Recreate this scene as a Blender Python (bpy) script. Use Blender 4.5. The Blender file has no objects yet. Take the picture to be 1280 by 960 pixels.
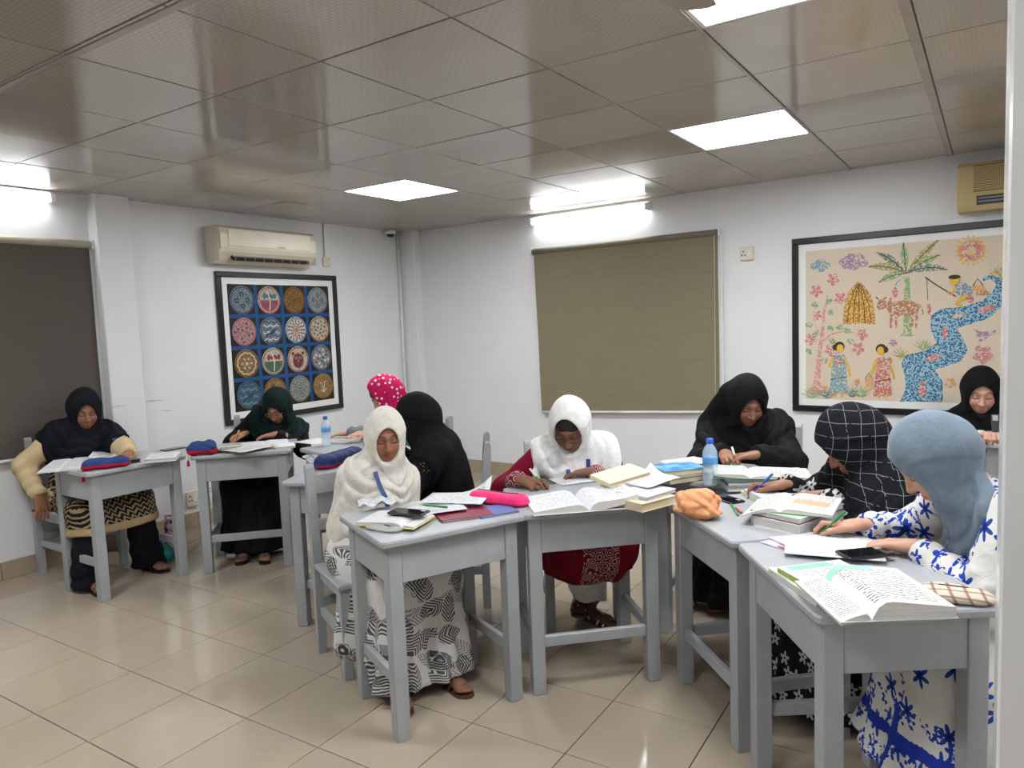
import bpy, math, random
import numpy as np
from mathutils import Vector, Matrix
from mathutils.bvhtree import BVHTree

random.seed(7)
SC = bpy.context.scene
COL = SC.collection

# ------------------------------------------------------------------ camera
CAM_H = 1.5087
FPX = 904.9
YAW, PITCH, ROLL = -0.588, -0.0861, -0.038
_cy, _sy, _cp, _sp = math.cos(YAW), math.sin(YAW), math.cos(PITCH), math.sin(PITCH)
FWD = Vector((_sy * _cp, _cy * _cp, _sp))
_r0 = Vector((_cy, -_sy, 0.0))
_u0 = _r0.cross(FWD)
RGT = _r0 * math.cos(ROLL) + _u0 * math.sin(ROLL)
UPV = _u0 * math.cos(ROLL) - _r0 * math.sin(ROLL)
CAMP = Vector((0, 0, CAM_H))
cd = bpy.data.cameras.new('camera')
cam = bpy.data.objects.new('camera', cd)
COL.objects.link(cam)
cd.sensor_fit = 'HORIZONTAL'
cd.sensor_width = 36.0
cd.lens = FPX / 1280.0 * 36.0
cd.clip_start = 0.05
cam.matrix_world = Matrix(((RGT.x, UPV.x, -FWD.x, 0), (RGT.y, UPV.y, -FWD.y, 0), (RGT.z, UPV.z, -FWD.z, CAM_H), (0, 0, 0, 1)))
SC.camera = cam

# ------------------------------------------------------------------ world + exposure
w = bpy.data.worlds.new('world')
SC.world = w
w.use_nodes = True
w.node_tree.nodes['Background'].inputs[0].default_value = (0.75, 0.82, 0.9, 1)
w.node_tree.nodes['Background'].inputs[1].default_value = 0.4
SC.view_settings.view_transform = 'Standard'
SC.view_settings.look = 'None'
SC.view_settings.gamma = 1.0
SC.view_settings.use_curve_mapping = False
SC.view_settings.exposure = 0.0
PANEL_STRENGTH = 35.0
TUBE_STRENGTH = 24.0

# ------------------------------------------------------------------ pixels to directions
def ray(px, py):
    return FWD + RGT * ((px - 640.0) / FPX) + UPV * ((480.0 - py) / FPX)

def at(px, py, z):
    d = ray(px, py)
    return CAMP + d * ((z - CAM_H) / d.z)

def at_dist(px, py, xy):
    d = ray(px, py)
    return CAMP + d * (math.hypot(xy[0], xy[1]) / math.hypot(d.x, d.y))

XL = -5.2                                   # left wall plane
BW0 = Vector((-5.2, 5.87)); BW1 = Vector((0.0, 5.63))   # back wall line
def back_y(x):
    return BW0.y + (BW1.y - BW0.y) * (x - BW0.x) / (BW1.x - BW0.x)

def on_left(px, py, x=XL):
    d = ray(px, py)
    return CAMP + d * (x / d.x)

BN = Vector((BW1.y - BW0.y, -(BW1.x - BW0.x), 0)).normalized()   # towards the room
BT = Vector((BW1.x - BW0.x, BW1.y - BW0.y, 0)).normalized()      # along the wall, to the right
def on_back(px, py, off=0.0):
    d = ray(px, py)
    p0 = Vector((BW0.x, BW0.y, 0)) + BN * off
    t = (p0 - CAMP).dot(BN) / d.dot(BN)
    return CAMP + d * t

CEIL = 2.4815

# ------------------------------------------------------------------ materials
MATS = {}
class NT:
    def __init__(s, name):
        s.m = bpy.data.materials.new(name)
        s.m.use_nodes = True
        s.t = s.m.node_tree
        s.b = s.t.nodes['Principled BSDF']
    def n(s, typ, **kw):
        nd = s.t.nodes.new(typ)
        for k, v in kw.items():
            if k.startswith('_'):
                nd.inputs[k[1:].replace('_', ' ')].default_value = v
            else:
                setattr(nd, k, v)
        return nd
    def l(s, a, b):
        s.t.links.new(a, b)
    def math(s, op, a, b=None, c=None, clamp=False):
        nd = s.t.nodes.new('ShaderNodeMath'); nd.operation = op; nd.use_clamp = clamp
        for i, v in enumerate((a, b, c)):
            if v is None: continue
            if isinstance(v, (int, float)): nd.inputs[i].default_value = v
            else: s.l(v, nd.inputs[i])
        return nd.outputs[0]
    def vmath(s, op, a, b=None):
        nd = s.t.nodes.new('ShaderNodeVectorMath'); nd.operation = op
        for i, v in enumerate((a, b)):
            if v is None: continue
            if isinstance(v, (tuple, list)): nd.inputs[i].default_value = v
            else: s.l(v, nd.inputs[i])
        return nd
    def mix(s, fac, a, b):
        nd = s.t.nodes.new('ShaderNodeMix'); nd.data_type = 'RGBA'
        for i, v in ((0, fac), (6, a), (7, b)):
            if isinstance(v, (int, float)): nd.inputs[i].default_value = v
            elif isinstance(v, (tuple, list)): nd.inputs[i].default_value = (*v[:3], 1)
            else: s.l(v, nd.inputs[i])
        return nd.outputs[2]
    def coord(s, kind='Object', scale=None, rot=None, loc=None):
        o = s.n('ShaderNodeTexCoord').outputs[kind]
        if scale is not None or rot is not None or loc is not None:
            mp = s.n('ShaderNodeMapping')
            if scale is not None: mp.inputs['Scale'].default_value = scale if isinstance(scale, (tuple, list)) else (scale,) * 3
            if rot is not None: mp.inputs['Rotation'].default_value = rot
            if loc is not None: mp.inputs['Location'].default_value = loc
            s.l(o, mp.inputs[0]); o = mp.outputs[0]
        return o
    def noise(s, co, scale, detail=2, rough=.5, dist=0):
        nd = s.n('ShaderNodeTexNoise'); nd.inputs['Scale'].default_value = scale; nd.inputs['Detail'].default_value = detail
        nd.inputs['Roughness'].default_value = rough; nd.inputs['Distortion'].default_value = dist
        s.l(co, nd.inputs['Vector']); return nd.outputs[0]
    def voro(s, co, scale, rand=1.0, feature='F1'):
        nd = s.n('ShaderNodeTexVoronoi', feature=feature); nd.inputs['Scale'].default_value = scale
        nd.inputs['Randomness'].default_value = rand
        s.l(co, nd.inputs['Vector']); return nd
    def ramp(s, fac, stops, interp='LINEAR'):
        nd = s.n('ShaderNodeValToRGB'); cr = nd.color_ramp; cr.interpolation = interp
        while len(cr.elements) < len(stops): cr.elements.new(.5)
        for e, (p, c) in zip(cr.elements, stops):
            e.position = p; e.color = (*c[:3], 1) if isinstance(c, (tuple, list)) else (c, c, c, 1)
        s.l(fac, nd.inputs[0]); return nd.outputs[0]
    def set(s, col=None, rough=None, metal=None, spec=None, sheen=None):
        if col is not None:
            if isinstance(col, (tuple, list)): s.b.inputs['Base Color'].default_value = (*col[:3], 1)
            else: s.l(col, s.b.inputs['Base Color'])
        if rough is not None:
            if isinstance(rough, (int, float)): s.b.inputs['Roughness'].default_value = rough
            else: s.l(rough, s.b.inputs['Roughness'])
        if metal is not None: s.b.inputs['Metallic'].default_value = metal
        if spec is not None: s.b.inputs['Specular IOR Level'].default_value = spec
        if sheen is not None: s.b.inputs['Sheen Weight'].default_value = sheen
        return s
    def bump(s, h, strength=.3, dist=.01):
        nd = s.n('ShaderNodeBump'); nd.inputs['Strength'].default_value = strength; nd.inputs['Distance'].default_value = dist
        s.l(h, nd.inputs['Height']); s.l(nd.outputs[0], s.b.inputs['Normal']); return s

def srgb(r, g, b):
    f = lambda c: (c / 255 / 12.92) if c / 255 <= .04045 else ((c / 255 + .055) / 1.055) ** 2.4
    return (f(r), f(g), f(b))

def simple(name, col, rough=.5, spec=.5, var=.08, scale=8, bump=0.0, bscale=60, metal=0, sheen=None):
    """plain colour with a little uneven tone"""
    if name in MATS: return MATS[name]
    t = NT(name); co = t.coord()
    nz = t.noise(co, scale, 3)
    c1 = tuple(min(1, c * (1 + var)) for c in col); c0 = tuple(c * (1 - var) for c in col)
    t.set(t.ramp(nz, [(.3, c0), (.7, c1)]), rough, metal, spec, sheen)
    if bump: t.bump(t.noise(co, bscale, 3), bump, .004)
    MATS[name] = t.m
    return t.m

# ------------------------------------------------------------------ mesh helpers
class MB:
    def __init__(s): s.v = []; s.f = []; s.mi = []
    def add(s, vs, fs, mi=0):
        o = len(s.v); s.v += [tuple(v) for v in vs]; s.f += [tuple(o + i for i in f) for f in fs]; s.mi += [mi] * len(fs); return s
    def box(s, c, d, mi=0, R=None, bev=0.0, taper=None):
        x, y, z = (k / 2 for k in d); c = Vector(c)
        if bev <= 0:
            vs = [Vector((a * x, b * y, e * z)) for e in (-1, 1) for b in (-1, 1) for a in (-1, 1)]
            if taper:
                for k in range(4): vs[k].x *= taper; vs[k].y *= taper
            fs = [(0, 2, 3, 1), (4, 5, 7, 6), (0, 1, 5, 4), (2, 6, 7, 3), (0, 4, 6, 2), (1, 3, 7, 5)]
        else:
            b_ = min(bev, x * .99, y * .99, z * .99); vs = []; ring = []
            def loop(ix, iy, zz): return [(ix, -(iy - 0), zz)]
            lv = [(-z, b_), (-z + b_, 0), (z - b_, 0), (z, b_)]
            for zz, ins in lv:
                X, Y = x - ins, y - ins; q = b_ if ins == 0 else b_ * .6
                pts = [(X - q, -Y), (X, -Y + q), (X, Y - q), (X - q, Y), (-X + q, Y), (-X, Y - q), (-X, -Y + q), (-X + q, -Y)]
                ring.append([len(vs) + i for i in range(8)]); vs += [Vector((p[0], p[1], zz)) for p in pts]
            if taper:
                for k in ring[0] + ring[1]: vs[k].x *= taper; vs[k].y *= taper
            fs = [tuple(reversed(ring[0])), tuple(ring[3])]
            for a, b in zip(ring, ring[1:]):
                for i in range(8):
                    j = (i + 1) % 8; fs.append((a[i], a[j], b[j], b[i]))
        if R is not None: vs = [R @ v for v in vs]
        return s.add([v + c for v in vs], fs, mi)
    def prism(s, pts, h0, h1, mi=0, M=None):
        n = len(pts); vs = [Vector((p[0], p[1], h0)) for p in pts] + [Vector((p[0], p[1], h1)) for p in pts]
        fs = [tuple(reversed(range(n))), tuple(range(n, 2 * n))] + [(i, (i + 1) % n, n + (i + 1) % n, n + i) for i in range(n)]
        if M is not None: vs = [M @ v for v in vs]
        return s.add(vs, fs, mi)
    def tube(s, pts, r, seg=8, mi=0, cap=True, flat=None):
        pts = [Vector(p) for p in pts]; n = len(pts); rs = r if isinstance(r, (list, tuple)) else [r] * n
        rings = []; o = len(s.v); vs = []
        ref = None
        for i, p in enumerate(pts):
            t = (pts[min(i + 1, n - 1)] - pts[max(i - 1, 0)])
            t = t.normalized() if t.length > 1e-9 else Vector((0, 0, 1))
            if ref is None:
                ref = Vector((0, 0, 1)) if abs(t.z) < .9 else Vector((1, 0, 0))
            a = (ref - t * ref.dot(t)).normalized(); ref = a; b = t.cross(a)
            for k in range(seg):
                g = 2 * math.pi * k / seg
                vs.append(p + (a * math.cos(g) + b * math.sin(g)) * rs[i])
        fs = []
        for i in range(n - 1):
            for k in range(seg):
                k2 = (k + 1) % seg; fs.append((i * seg + k, i * seg + k2, (i + 1) * seg + k2, (i + 1) * seg + k))
        if cap:
            fs.append(tuple(reversed(range(seg)))); fs.append(tuple((n - 1) * seg + k for k in range(seg)))
        return s.add(vs, fs, mi)
    def lathe(s, prof, seg=20, mi=0, M=None, c=(0, 0, 0)):
        vs = []; fs = []; c = Vector(c)
        for r, z in prof:
            for k in range(seg):
                g = 2 * math.pi * k / seg; vs.append(Vector((r * math.cos(g), r * math.sin(g), z)))
        n = len(prof)
        for i in range(n - 1):
            for k in range(seg):
                k2 = (k + 1) % seg; fs.append((i * seg + k, i * seg + k2, (i + 1) * seg + k2, (i + 1) * seg + k))
        fs.append(tuple(reversed(range(seg)))); fs.append(tuple((n - 1) * seg + k for k in range(seg)))
        if M is not None: vs = [M @ v for v in vs]
        return s.add([v + c for v in vs], fs, mi)
    def build(s, name, mat, parent=None, smooth=False, loc=None, rz=None):
        me = bpy.data.meshes.new(name); me.from_pydata([tuple(v) for v in s.v], [], s.f)
        for m in (mat if isinstance(mat, (list, tuple)) else [mat]): me.materials.append(m)
        if any(s.mi): me.polygons.foreach_set('material_index', s.mi)
        if smooth: me.polygons.foreach_set('use_smooth', [True] * len(me.polygons))
        me.update()
        o = bpy.data.objects.new(name, me); COL.objects.link(o)
        if parent is not None: o.parent = parent
        if loc is not None: o.location = loc
        if rz is not None: o.rotation_euler = (0, 0, rz)
        return o

def tag(o, label=None, cat=None, group=None, kind=None):
    if label: o['label'] = label
    if cat: o['category'] = cat
    if group: o['group'] = group
    if kind: o['kind'] = kind
    return o

def thing(name, label, cat, loc=(0, 0, 0), rz=0.0, group=None):
    o = bpy.data.objects.new(name, None); COL.objects.link(o)
    o.empty_display_size = .1
    o.location = loc; o.rotation_euler = (0, 0, rz)
    return tag(o, label, cat, group)

def share(proto, name, parent, loc, rot=(0, 0, 0), scale=(1, 1, 1)):
    o = proto.copy(); COL.objects.link(o); o.name = name; o.parent = parent; o.location = loc; o.rotation_euler = rot; o.scale = scale
    return o

def rz_of(f):            # rotation that turns local +y towards f
    return math.atan2(f[1], f[0]) - math.pi / 2
# ================================================================== ROOM
def wall_mat():
    t = NT('white_wall_paint'); co = t.coord()
    a = t.noise(co, 1.3, 4, .6); b = t.noise(co, 9, 3)
    c = t.ramp(a, [(.3, (.73, .745, .76)), (.7, (.78, .79, .80))])
    # small patches of flaked paint low on the wall
    fl = t.noise(co, 16, 5, .7); reg = t.noise(co, 2.2, 2)
    m = t.math('MULTIPLY', t.math('GREATER_THAN', fl, .70), t.math('GREATER_THAN', reg, .62))
    c = t.mix(m, c, (.52, .50, .47))
    t.set(c, .42, spec=.35); t.bump(t.math('ADD', t.math('MULTIPLY', b, .6), t.noise(co, 60, 2)), .12, .004)
    return t.m
M_WALL = wall_mat()

def floor_tile_mat():
    t = NT('beige_porcelain_tile')
    oi = t.n('ShaderNodeObjectInfo'); geo = t.n('ShaderNodeNewGeometry')
    co = geo.outputs['Position']
    a = t.noise(co, 3.0, 4, .6); b = t.noise(co, 35, 3)
    mixed = t.math('ADD', t.math('MULTIPLY', a, .7), t.math('MULTIPLY', b, .3))
    c = t.ramp(mixed, [(.25, srgb(161, 148, 131)), (.75, srgb(169, 157, 140))])
    hs = t.n('ShaderNodeHueSaturation'); t.l(c, hs.inputs['Color'])
    t.l(t.math('ADD', .96, t.math('MULTIPLY', oi.outputs['Random'], .08)), hs.inputs['Value'])
    t.set(hs.outputs[0], t.math('ADD', .05, t.math('MULTIPLY', b, .06)), spec=.55)
    t.bump(t.noise(co, 2.5, 1), .012, .01)
    return t.m
M_FTILE = floor_tile_mat()
M_GROUT = simple('dark_grout', srgb(84, 76, 68), .9, .2)

def ceil_mat():
    t = NT('glossy_patterned_ceiling_board')
    oi = t.n('ShaderNodeObjectInfo'); co = t.n('ShaderNodeNewGeometry').outputs['Position']
    a = t.noise(co, 2.0, 3)
    base = t.ramp(a, [(.3, srgb(171, 163, 153)), (.7, srgb(182, 174, 164))])
    # printed short dashes
    br = t.n('ShaderNodeTexBrick'); br.offset = .5
    br.inputs['Scale'].default_value = 1.0; br.inputs['Mortar Size'].default_value = .0032; br.inputs['Mortar Smooth'].default_value = .3
    br.inputs['Brick Width'].default_value = .034; br.inputs['Row Height'].default_value = .017
    br.inputs['Color1'].default_value = (0, 0, 0, 1); br.inputs['Color2'].default_value = (0, 0, 0, 1); br.inputs['Mortar'].default_value = (1, 1, 1, 1)
    mp = t.n('ShaderNodeMapping'); mp.inputs['Rotation'].default_value = (0, 0, .0); t.l(co, mp.inputs[0]); t.l(mp.outputs[0], br.inputs['Vector'])
    c = t.mix(t.math('MULTIPLY', br.outputs['Color'], .30), base, srgb(134, 126, 117))
    hs = t.n('ShaderNodeHueSaturation'); t.l(c, hs.inputs['Color'])
    t.l(t.math('ADD', .93, t.math('MULTIPLY', oi.outputs['Random'], .14)), hs.inputs['Value'])
    t.set(hs.outputs[0], t.math('ADD', .07, t.math('MULTIPLY', t.noise(co, 7, 3), .08)), spec=.65)
    t.bump(t.math('ADD', t.noise(co, 3.5, 2), t.math('MULTIPLY', br.outputs['Color'], -.05)), .05, .02)
    return t.m
M_CTILE = ceil_mat()
M_TBAR = simple('grey_ceiling_grid', srgb(120, 113, 106), .35, .5)
M_DARK = simple('dark_ceiling_void', (.02, .019, .018), .9, .1)

# ---- floor
FO = Vector((-2.4219, 2.0567)); FTH = 0.0184; FS = .4
fex = Vector((math.cos(FTH), math.sin(FTH))); fey = Vector((-math.sin(FTH), math.cos(FTH)))
floor = MB().box((-1.1, 1.45, -.06), (8.6, 9.4, .10)).build('floor', M_GROUT); tag(floor, kind='structure')
tp = MB().box((0, 0, -.006), (FS - .0035, FS - .0035, .012), bev=.0012).build('floor_tile', M_FTILE, floor)
first = True
rest = MB()
for a in range(-8, 13):
    for b in range(-10, 13):
        c = FO + fex * (FS * (a + .5)) + fey * (FS * (b + .5))
        if c.x < -5.35 or c.x > 3.1 or c.y > 6.0 or c.y < -3: continue
        vis = c.y > .75 and c.x < .75 and c.x > -1.25 * c.y - 2.6
        if vis:
            if first: o = tp; o.location = (c.x, c.y, 0); first = False
            else: o = share(tp, 'floor_tile', floor, (c.x, c.y, 0))
            o.rotation_euler = (random.uniform(-.0006, .0006), random.uniform(-.0006, .0006), FTH)
        else:
            rest.box((c.x, c.y, -.006), (FS - .0035, FS - .0035, .012), R=Matrix.Rotation(FTH, 3, 'Z'))
r_ = rest.build('floor_tile', M_FTILE, floor); r_['kind'] = 'stuff'

# ---- ceiling
T = .6096
CX0, CY0 = -2.0656, 1.3087; TY = T * .9975
PANELS = [(1, 4), (-3, 4), (2, 1), (-3, -1), (1, -2), (5, 3), (5, -1)]          # light panels (grid cell i, j)
ceiling = MB().box((-1.1, 1.45, CEIL + .09), (8.6, 9.4, .08)).build('ceiling', M_DARK); tag(ceiling, kind='structure')
ctp = MB().box((0, 0, .006), (T - .007, TY - .007, .012), bev=.0015).build('ceiling_tile', M_CTILE, ceiling)
first = True
rest = MB()
def ceil_cell(i, j):
    return CX0 + T * (i + .5), CY0 + TY * (j + .5)
for i in range(-6, 9):
    for j in range(-7, 8):
        if (i, j) in PANELS: continue
        x, y = ceil_cell(i, j)
        x0, x1 = max(x - T / 2, -5.25), min(x + T / 2, 3.05); y0, y1 = max(y - TY / 2, -3.05), min(y + TY / 2, back_y(x) + .1)
        if x1 - x0 < .03 or y1 - y0 < .03: continue
        cx, cy = (x0 + x1) / 2, (y0 + y1) / 2
        if y > .3 and x < 1.0:
            sc = ((x1 - x0) / T, (y1 - y0) / TY, 1)
            if first: o = ctp; o.location = (cx, cy, CEIL); o.scale = sc; first = False
            else: o = share(ctp, 'ceiling_tile', ceiling, (cx, cy, CEIL), (0, 0, 0), sc)
            o.rotation_euler = (random.gauss(0, .0022), random.gauss(0, .0022), random.gauss(0, .0012))
        else:
            rest.box((cx, cy, CEIL + .006), (x1 - x0 - .006, y1 - y0 - .006, .012))
r_ = rest.build('ceiling_tile', M_CTILE, ceiling); r_['kind'] = 'stuff'
for i in range(-5, 9):
    x = CX0 + T * i
    MB().box((x, 1.4, CEIL + .008), (.03, 8.9, .006)).build('ceiling_grid_bar', M_TBAR, ceiling)
for j in range(-7, 8):
    y = CY0 + TY * j
    MB().box((-1.1, y, CEIL + .0075), (8.3, .026, .006)).build('ceiling_grid_bar', M_TBAR, ceiling)
# wide cover strip along one grid line, and a flat strip on another
M_STRIP = simple('pale_cover_strip', srgb(158, 150, 141), .25, .5)
for i, wd in ((3, .034), (2, .018)):
    MB().box((CX0 + T * i - wd / 2, 3.4, CEIL - .002), (wd, 4.55, .006), bev=.002).build('cover_strip', M_STRIP, ceiling)
MB().box((CX0 - .6, CY0 + .03, CEIL - .002), (4.9, .03, .006), bev=.002).build('cover_strip', M_STRIP, ceiling)

# ---- walls
def quad_wall(name, p, q, thick, z0=-.02, z1=CEIL + .05, mat=None):
    p, q = Vector(p), Vector(q); d = (q - p).normalized(); n = Vector((d.y, -d.x)) * -thick     # thickness to the left of p->q
    pts = [p, q, q + n, p + n]
    o = MB().prism([(a.x, a.y) for a in pts], z0, z1).build(name, mat or M_WALL); tag(o, kind='structure'); return o
bx1 = 3.0
wall_back = quad_wall('wall_back', (XL - .1, back_y(XL - .1)), (bx1, back_y(bx1)), .15)
wall_right = quad_wall('wall_right', (bx1, back_y(bx1)), (bx1, -3.0), .15)
wall_front = quad_wall('wall_front', (bx1, -3.0), (XL, -3.0), .15)

# left wall: window bay, projecting pier, plain stretch
LWY0, LWY1, LWZ0, LWZ1 = 1.05, 2.50, .80, 2.06
wl = MB()
wl.box((XL - .075, (LWY1 + 5.95) / 2, 1.24), (.15, 5.95 - LWY1, 2.56))
wl.box((XL - .075, (-3.05 + LWY0) / 2, 1.24), (.15, LWY0 + 3.05, 2.56))
wl.box((XL - .075, (LWY0 + LWY1) / 2, (LWZ0 - .04) / 2), (.15, LWY1 - LWY0, LWZ0 + .04))
wl.box((XL - .075, (LWY0 + LWY1) / 2, (LWZ1 + 2.52) / 2), (.15, LWY1 - LWY0, 2.52 - LWZ1))
wall_left = wl.build('wall_left', M_WALL); tag(wall_left, kind='structure')
MB().box((XL + .035, 2.74, 1.24), (.15, .24, 2.52), bev=.006).build('wall_pier', M_WALL, wall_left)
M_STONE = simple('grey_flaked_plaster', (.52, .51, .49), .9, .1)
# flaked paint marks on the pier and beside it
def flake(px0, py0, px1, py1, n=7, amp=1.2, parent=None, x=XL):
    mb = MB(); top = []; bot = []
    for k in range(n + 1):
        u = k / n; px = px0 + (px1 - px0) * u; py = py0 + (py1 - py0) * u + random.uniform(-amp, amp) * .6
        wd = (amp * .9 * math.sin(math.pi * min(max(u, .05), .95)) * random.uniform(.3, 1.1))
        top.append(on_left(px, py - wd, x)); bot.append(on_left(px, py + wd * .6, x))
    vs = top + bot; N = n + 1
    mb.add(vs, [(i, i + 1, N + i + 1, N + i) for i in range(n)])
    return mb.build('paint_flake', M_STONE, parent)
for q in ((137, 510, 158, 506, 6, 1.6, XL + .113), (178, 503, 206, 500, 7, 1.5, XL + .0015), (198, 514, 216, 513, 5, .9, XL + .0015), (157, 374, 160, 372, 3, 1, XL + .0015), (166, 366, 167, 376, 4, .7, XL + .0015), (190, 566, 208, 562, 6, 1.3, XL + .0015)):
    flake(*q[:4], n=q[4], amp=q[5], parent=wall_left, x=q[6])

# corner casing where the two walls meet
MB().box((XL + .10, back_y(XL + .1) - .02, 1.24), (.20, .16, 2.52), bev=.006).build('corner_pier', M_WALL, wall_back)

# foreground column at the right
M_COL = simple('glossy_white_column_paint', (.72, .73, .73), .16, .55, var=.03, scale=3, bump=.05, bscale=9)
colm = MB().box((.014 + .17, 1.25 + .29, 1.24), (.34, .58, 2.52), bev=.004).build('wall_column', M_COL); tag(colm, kind='structure')

# ---- skirting tiles
M_BASE = simple('beige_skirting_tile', srgb(168, 152, 130), .3, .45, var=.06, scale=5)
def skirting(name, p, q, h=.115, step=.4, n_in=None):
    p, q = Vector(p), Vector(q); L = (q - p).length; d = (q - p) / L; n = n_in
    root = MB().box((0, 0, 0), (L, .008, h - .006)).build(name, M_GROUT); tag(root, kind='structure')
    mid = (p + q) / 2 + n * .004; root.location = (mid.x, mid.y, (h - .006) / 2); root.rotation_euler = (0, 0, math.atan2(d.y, d.x))
    k = 0; s0 = -L / 2
    sgn = 1 if Vector((-d.y, d.x)).dot(n) > 0 else -1
    proto = None
    while s0 < L / 2 - .01:
        s1 = min(s0 + step, L / 2); wv = s1 - s0
        if proto is None:
            proto = MB().box((0, 0, 0), (step - .004, .012, h), bev=.002).build('skirting_tile', M_BASE, root); o = proto
        else: o = share(proto, 'skirting_tile', root, (0, 0, 0))
        o.location = ((s0 + s1) / 2, sgn * .004, .003); o.scale = (wv / step, 1, 1)
        s0 = s1
V2 = Vector
skirting('baseboard_left', (XL, -2.9), (XL, 2.62), n_in=V2((1, 0)))
skirting('baseboard_pier', (XL + .11, 2.622), (XL + .11, 2.858), h=.115, n_in=V2((1, 0)))
skirting('baseboard_corner', (XL, 2.86), (XL, 5.75), n_in=V2((1, 0)))
skirting('baseboard_back', (XL + .2, back_y(XL + .2)), (bx1, back_y(bx1)), h=.125, n_in=V2((BN.x, BN.y)))

# ---- light panels in the ceiling grid
def emis(name, col, st):
    t = NT(name); t.set((0.9, .9, .9), .4)
    t.b.inputs['Emission Color'].default_value = (*col, 1); t.b.inputs['Emission Strength'].default_value = st
    return t.m
M_PANEL = emis('lit_panel_diffuser', (.97, .985, 1.0), PANEL_STRENGTH)
M_TUBE = emis('lit_tube', (.97, .99, 1.0), TUBE_STRENGTH)
M_WHITE = simple('white_enamel', (.78, .78, .78), .35, .5, var=.03)
PL = {(1, 4): 'square ceiling light panel lit white above the bottle on the desk, nearest the river picture',
      (-3, 4): 'square ceiling light panel lit white between the wall air conditioner and the olive blind',
      (-3, -1): 'square ceiling light panel lit white over the open floor toward the left wall',
      (1, -2): 'square ceiling light panel lit white over the open floor beyond the ceiling fan',
      (5, 3): 'square ceiling light panel lit white past the column toward the back wall',
      (5, -1): 'square ceiling light panel lit white past the column toward the front wall',
      (2, 1): 'square ceiling light panel lit white beside the ceiling fan blade'}
for (i, j) in PANELS:
    x, y = ceil_cell(i, j)
    t = thing('ceiling_light', PL[(i, j)], 'light', (x, y, CEIL), 0, 'square ceiling light panels')
    fr = MB()
    for sx, sy, dx, dy in ((0, 1, T - .006, .016), (0, -1, T - .006, .016), (1, 0, .016, TY - .038), (-1, 0, .016, TY - .038)):
        fr.box((sx * (T / 2 - .011), sy * (TY / 2 - .011), .004), (dx, dy, .012))
    fr.build('frame', M_WHITE, t)
    MB().box((0, 0, .006), (T - .036, TY - .036, .008)).build('diffuser', M_PANEL, t)

# ---- tube lights on the walls
def tube_light(label, c, rz, L):
    t = thing('tube_light', label, 'light', c, rz, 'tube lights on the walls')      # local x along wall, -y into the room
    MB().box((0, -.022, .012), (L, .044, .05), bev=.004).build('batten', M_WHITE, t)
    MB().tube([(-L / 2 + .03, -.058, -.012), (L / 2 - .03, -.058, -.012)], .022, 12).build('tube', M_TUBE, t, smooth=True)
    for s in (-1, 1): MB().box((s * (L / 2 - .016), -.05, -.006), (.032, .07, .06), bev=.004).build('end_cap', M_WHITE, t)
pa, pb = on_back(667, 276), on_back(815, 257)
m = (pa + pb) / 2
tube_light('long lit tube light on the back wall above the olive blind', (m.x, m.y, 2.415), math.atan2(BT.y, BT.x), (pb - pa).length)
tube_light('long lit tube light on the left wall above the dark grey blind', (XL, 2.39 - .6, 2.43), math.pi / 2, 1.2)

# ---- windows and roller blinds
M_FRAME = simple('white_window_frame', (.74, .76, .77), .4, .45, var=.03)
tg = NT('window_glass'); tg.set((.75, .85, .82), .05); tg.b.inputs['Transmission Weight'].default_value = .9; M_GLASS = tg.m
def weave(name, c0, c1):
    t = NT(name); co = t.coord('Object', (1, 1, 1))
    mp = t.n('ShaderNodeMapping'); mp.inputs['Scale'].default_value = (6, 6, 420); t.l(co, mp.inputs[0])
    a = t.noise(mp.outputs[0], 1, 3, .6)
    b = t.noise(co, 260, 2)
    cl = t.ramp(t.math('ADD', t.math('MULTIPLY', a, .7), t.math('MULTIPLY', b, .3)), [(.32, c0), (.68, c1)])
    t.set(cl, .85, spec=.2); t.bump(a, .15, .002); return t.m
def blind(name, label, P, n_in, cloth, tube_m, bar_m, bracket=True):
    """P = four wall corners tl, tr, br, bl (world), n_in = into the room"""
    tl, tr, br, bl = (Vector(p) for p in P); n = Vector(n_in)
    base = (bl + br) / 2
    t = thing(name, label, 'blind', base)
    L = lambda v: v - base
    mb = MB(); nx, nz = 1, 24; off = .045
    vs = []
    for i in range(nz + 1):
        u = i / nz
        wv = .0025 * math.sin(u * 9)
        for k, (a, b) in enumerate(((tl, bl), (tr, br))):
            vs.append(L(a.lerp(b, u)) + n * (off + wv))
    N = len(vs); vs += [v - n * .004 for v in vs]
    fs = []
    for i in range(nz):
        fs += [(2 * i, 2 * i + 1, 2 * i + 3, 2 * i + 2), (N + 2 * i, N + 2 * i + 2, N + 2 * i + 3, N + 2 * i + 1), (2 * i, 2 * i + 2, N + 2 * i + 2, N + 2 * i), (2 * i + 1, N + 2 * i + 1, N + 2 * i + 3, 2 * i + 3)]
    mb.add(vs, fs).build('blind_fabric', cloth, t, smooth=False)
    d = (tr - tl).normalized()
    MB().tube([L(tl) + n * .04 - d * .012, L(tr) + n * .04 + d * .012], .026, 14).build('roller', tube_m, t, smooth=True)
    MB().tube([L(bl) + n * .045, L(br) + n * .045], .011, 8).build('bottom_bar', bar_m, t, smooth=True)
    for e, s in ((tl, -1), (tr, 1)):
        c = L(e) + n * .032 + d * (s * .018)
        MB().box(c, (.012, .07, .06), R=Matrix.Rotation(math.atan2(d.y, d.x), 3, 'Z')).build('bracket', M_FRAME, t)
    return t, L, n, d
M_OLIVE = weave('olive_blind_cloth', srgb(122, 115, 94), srgb(141, 133, 110))
M_TAUPE = weave('dark_taupe_blind_cloth', srgb(84, 78, 73), srgb(94, 88, 82))
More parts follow.
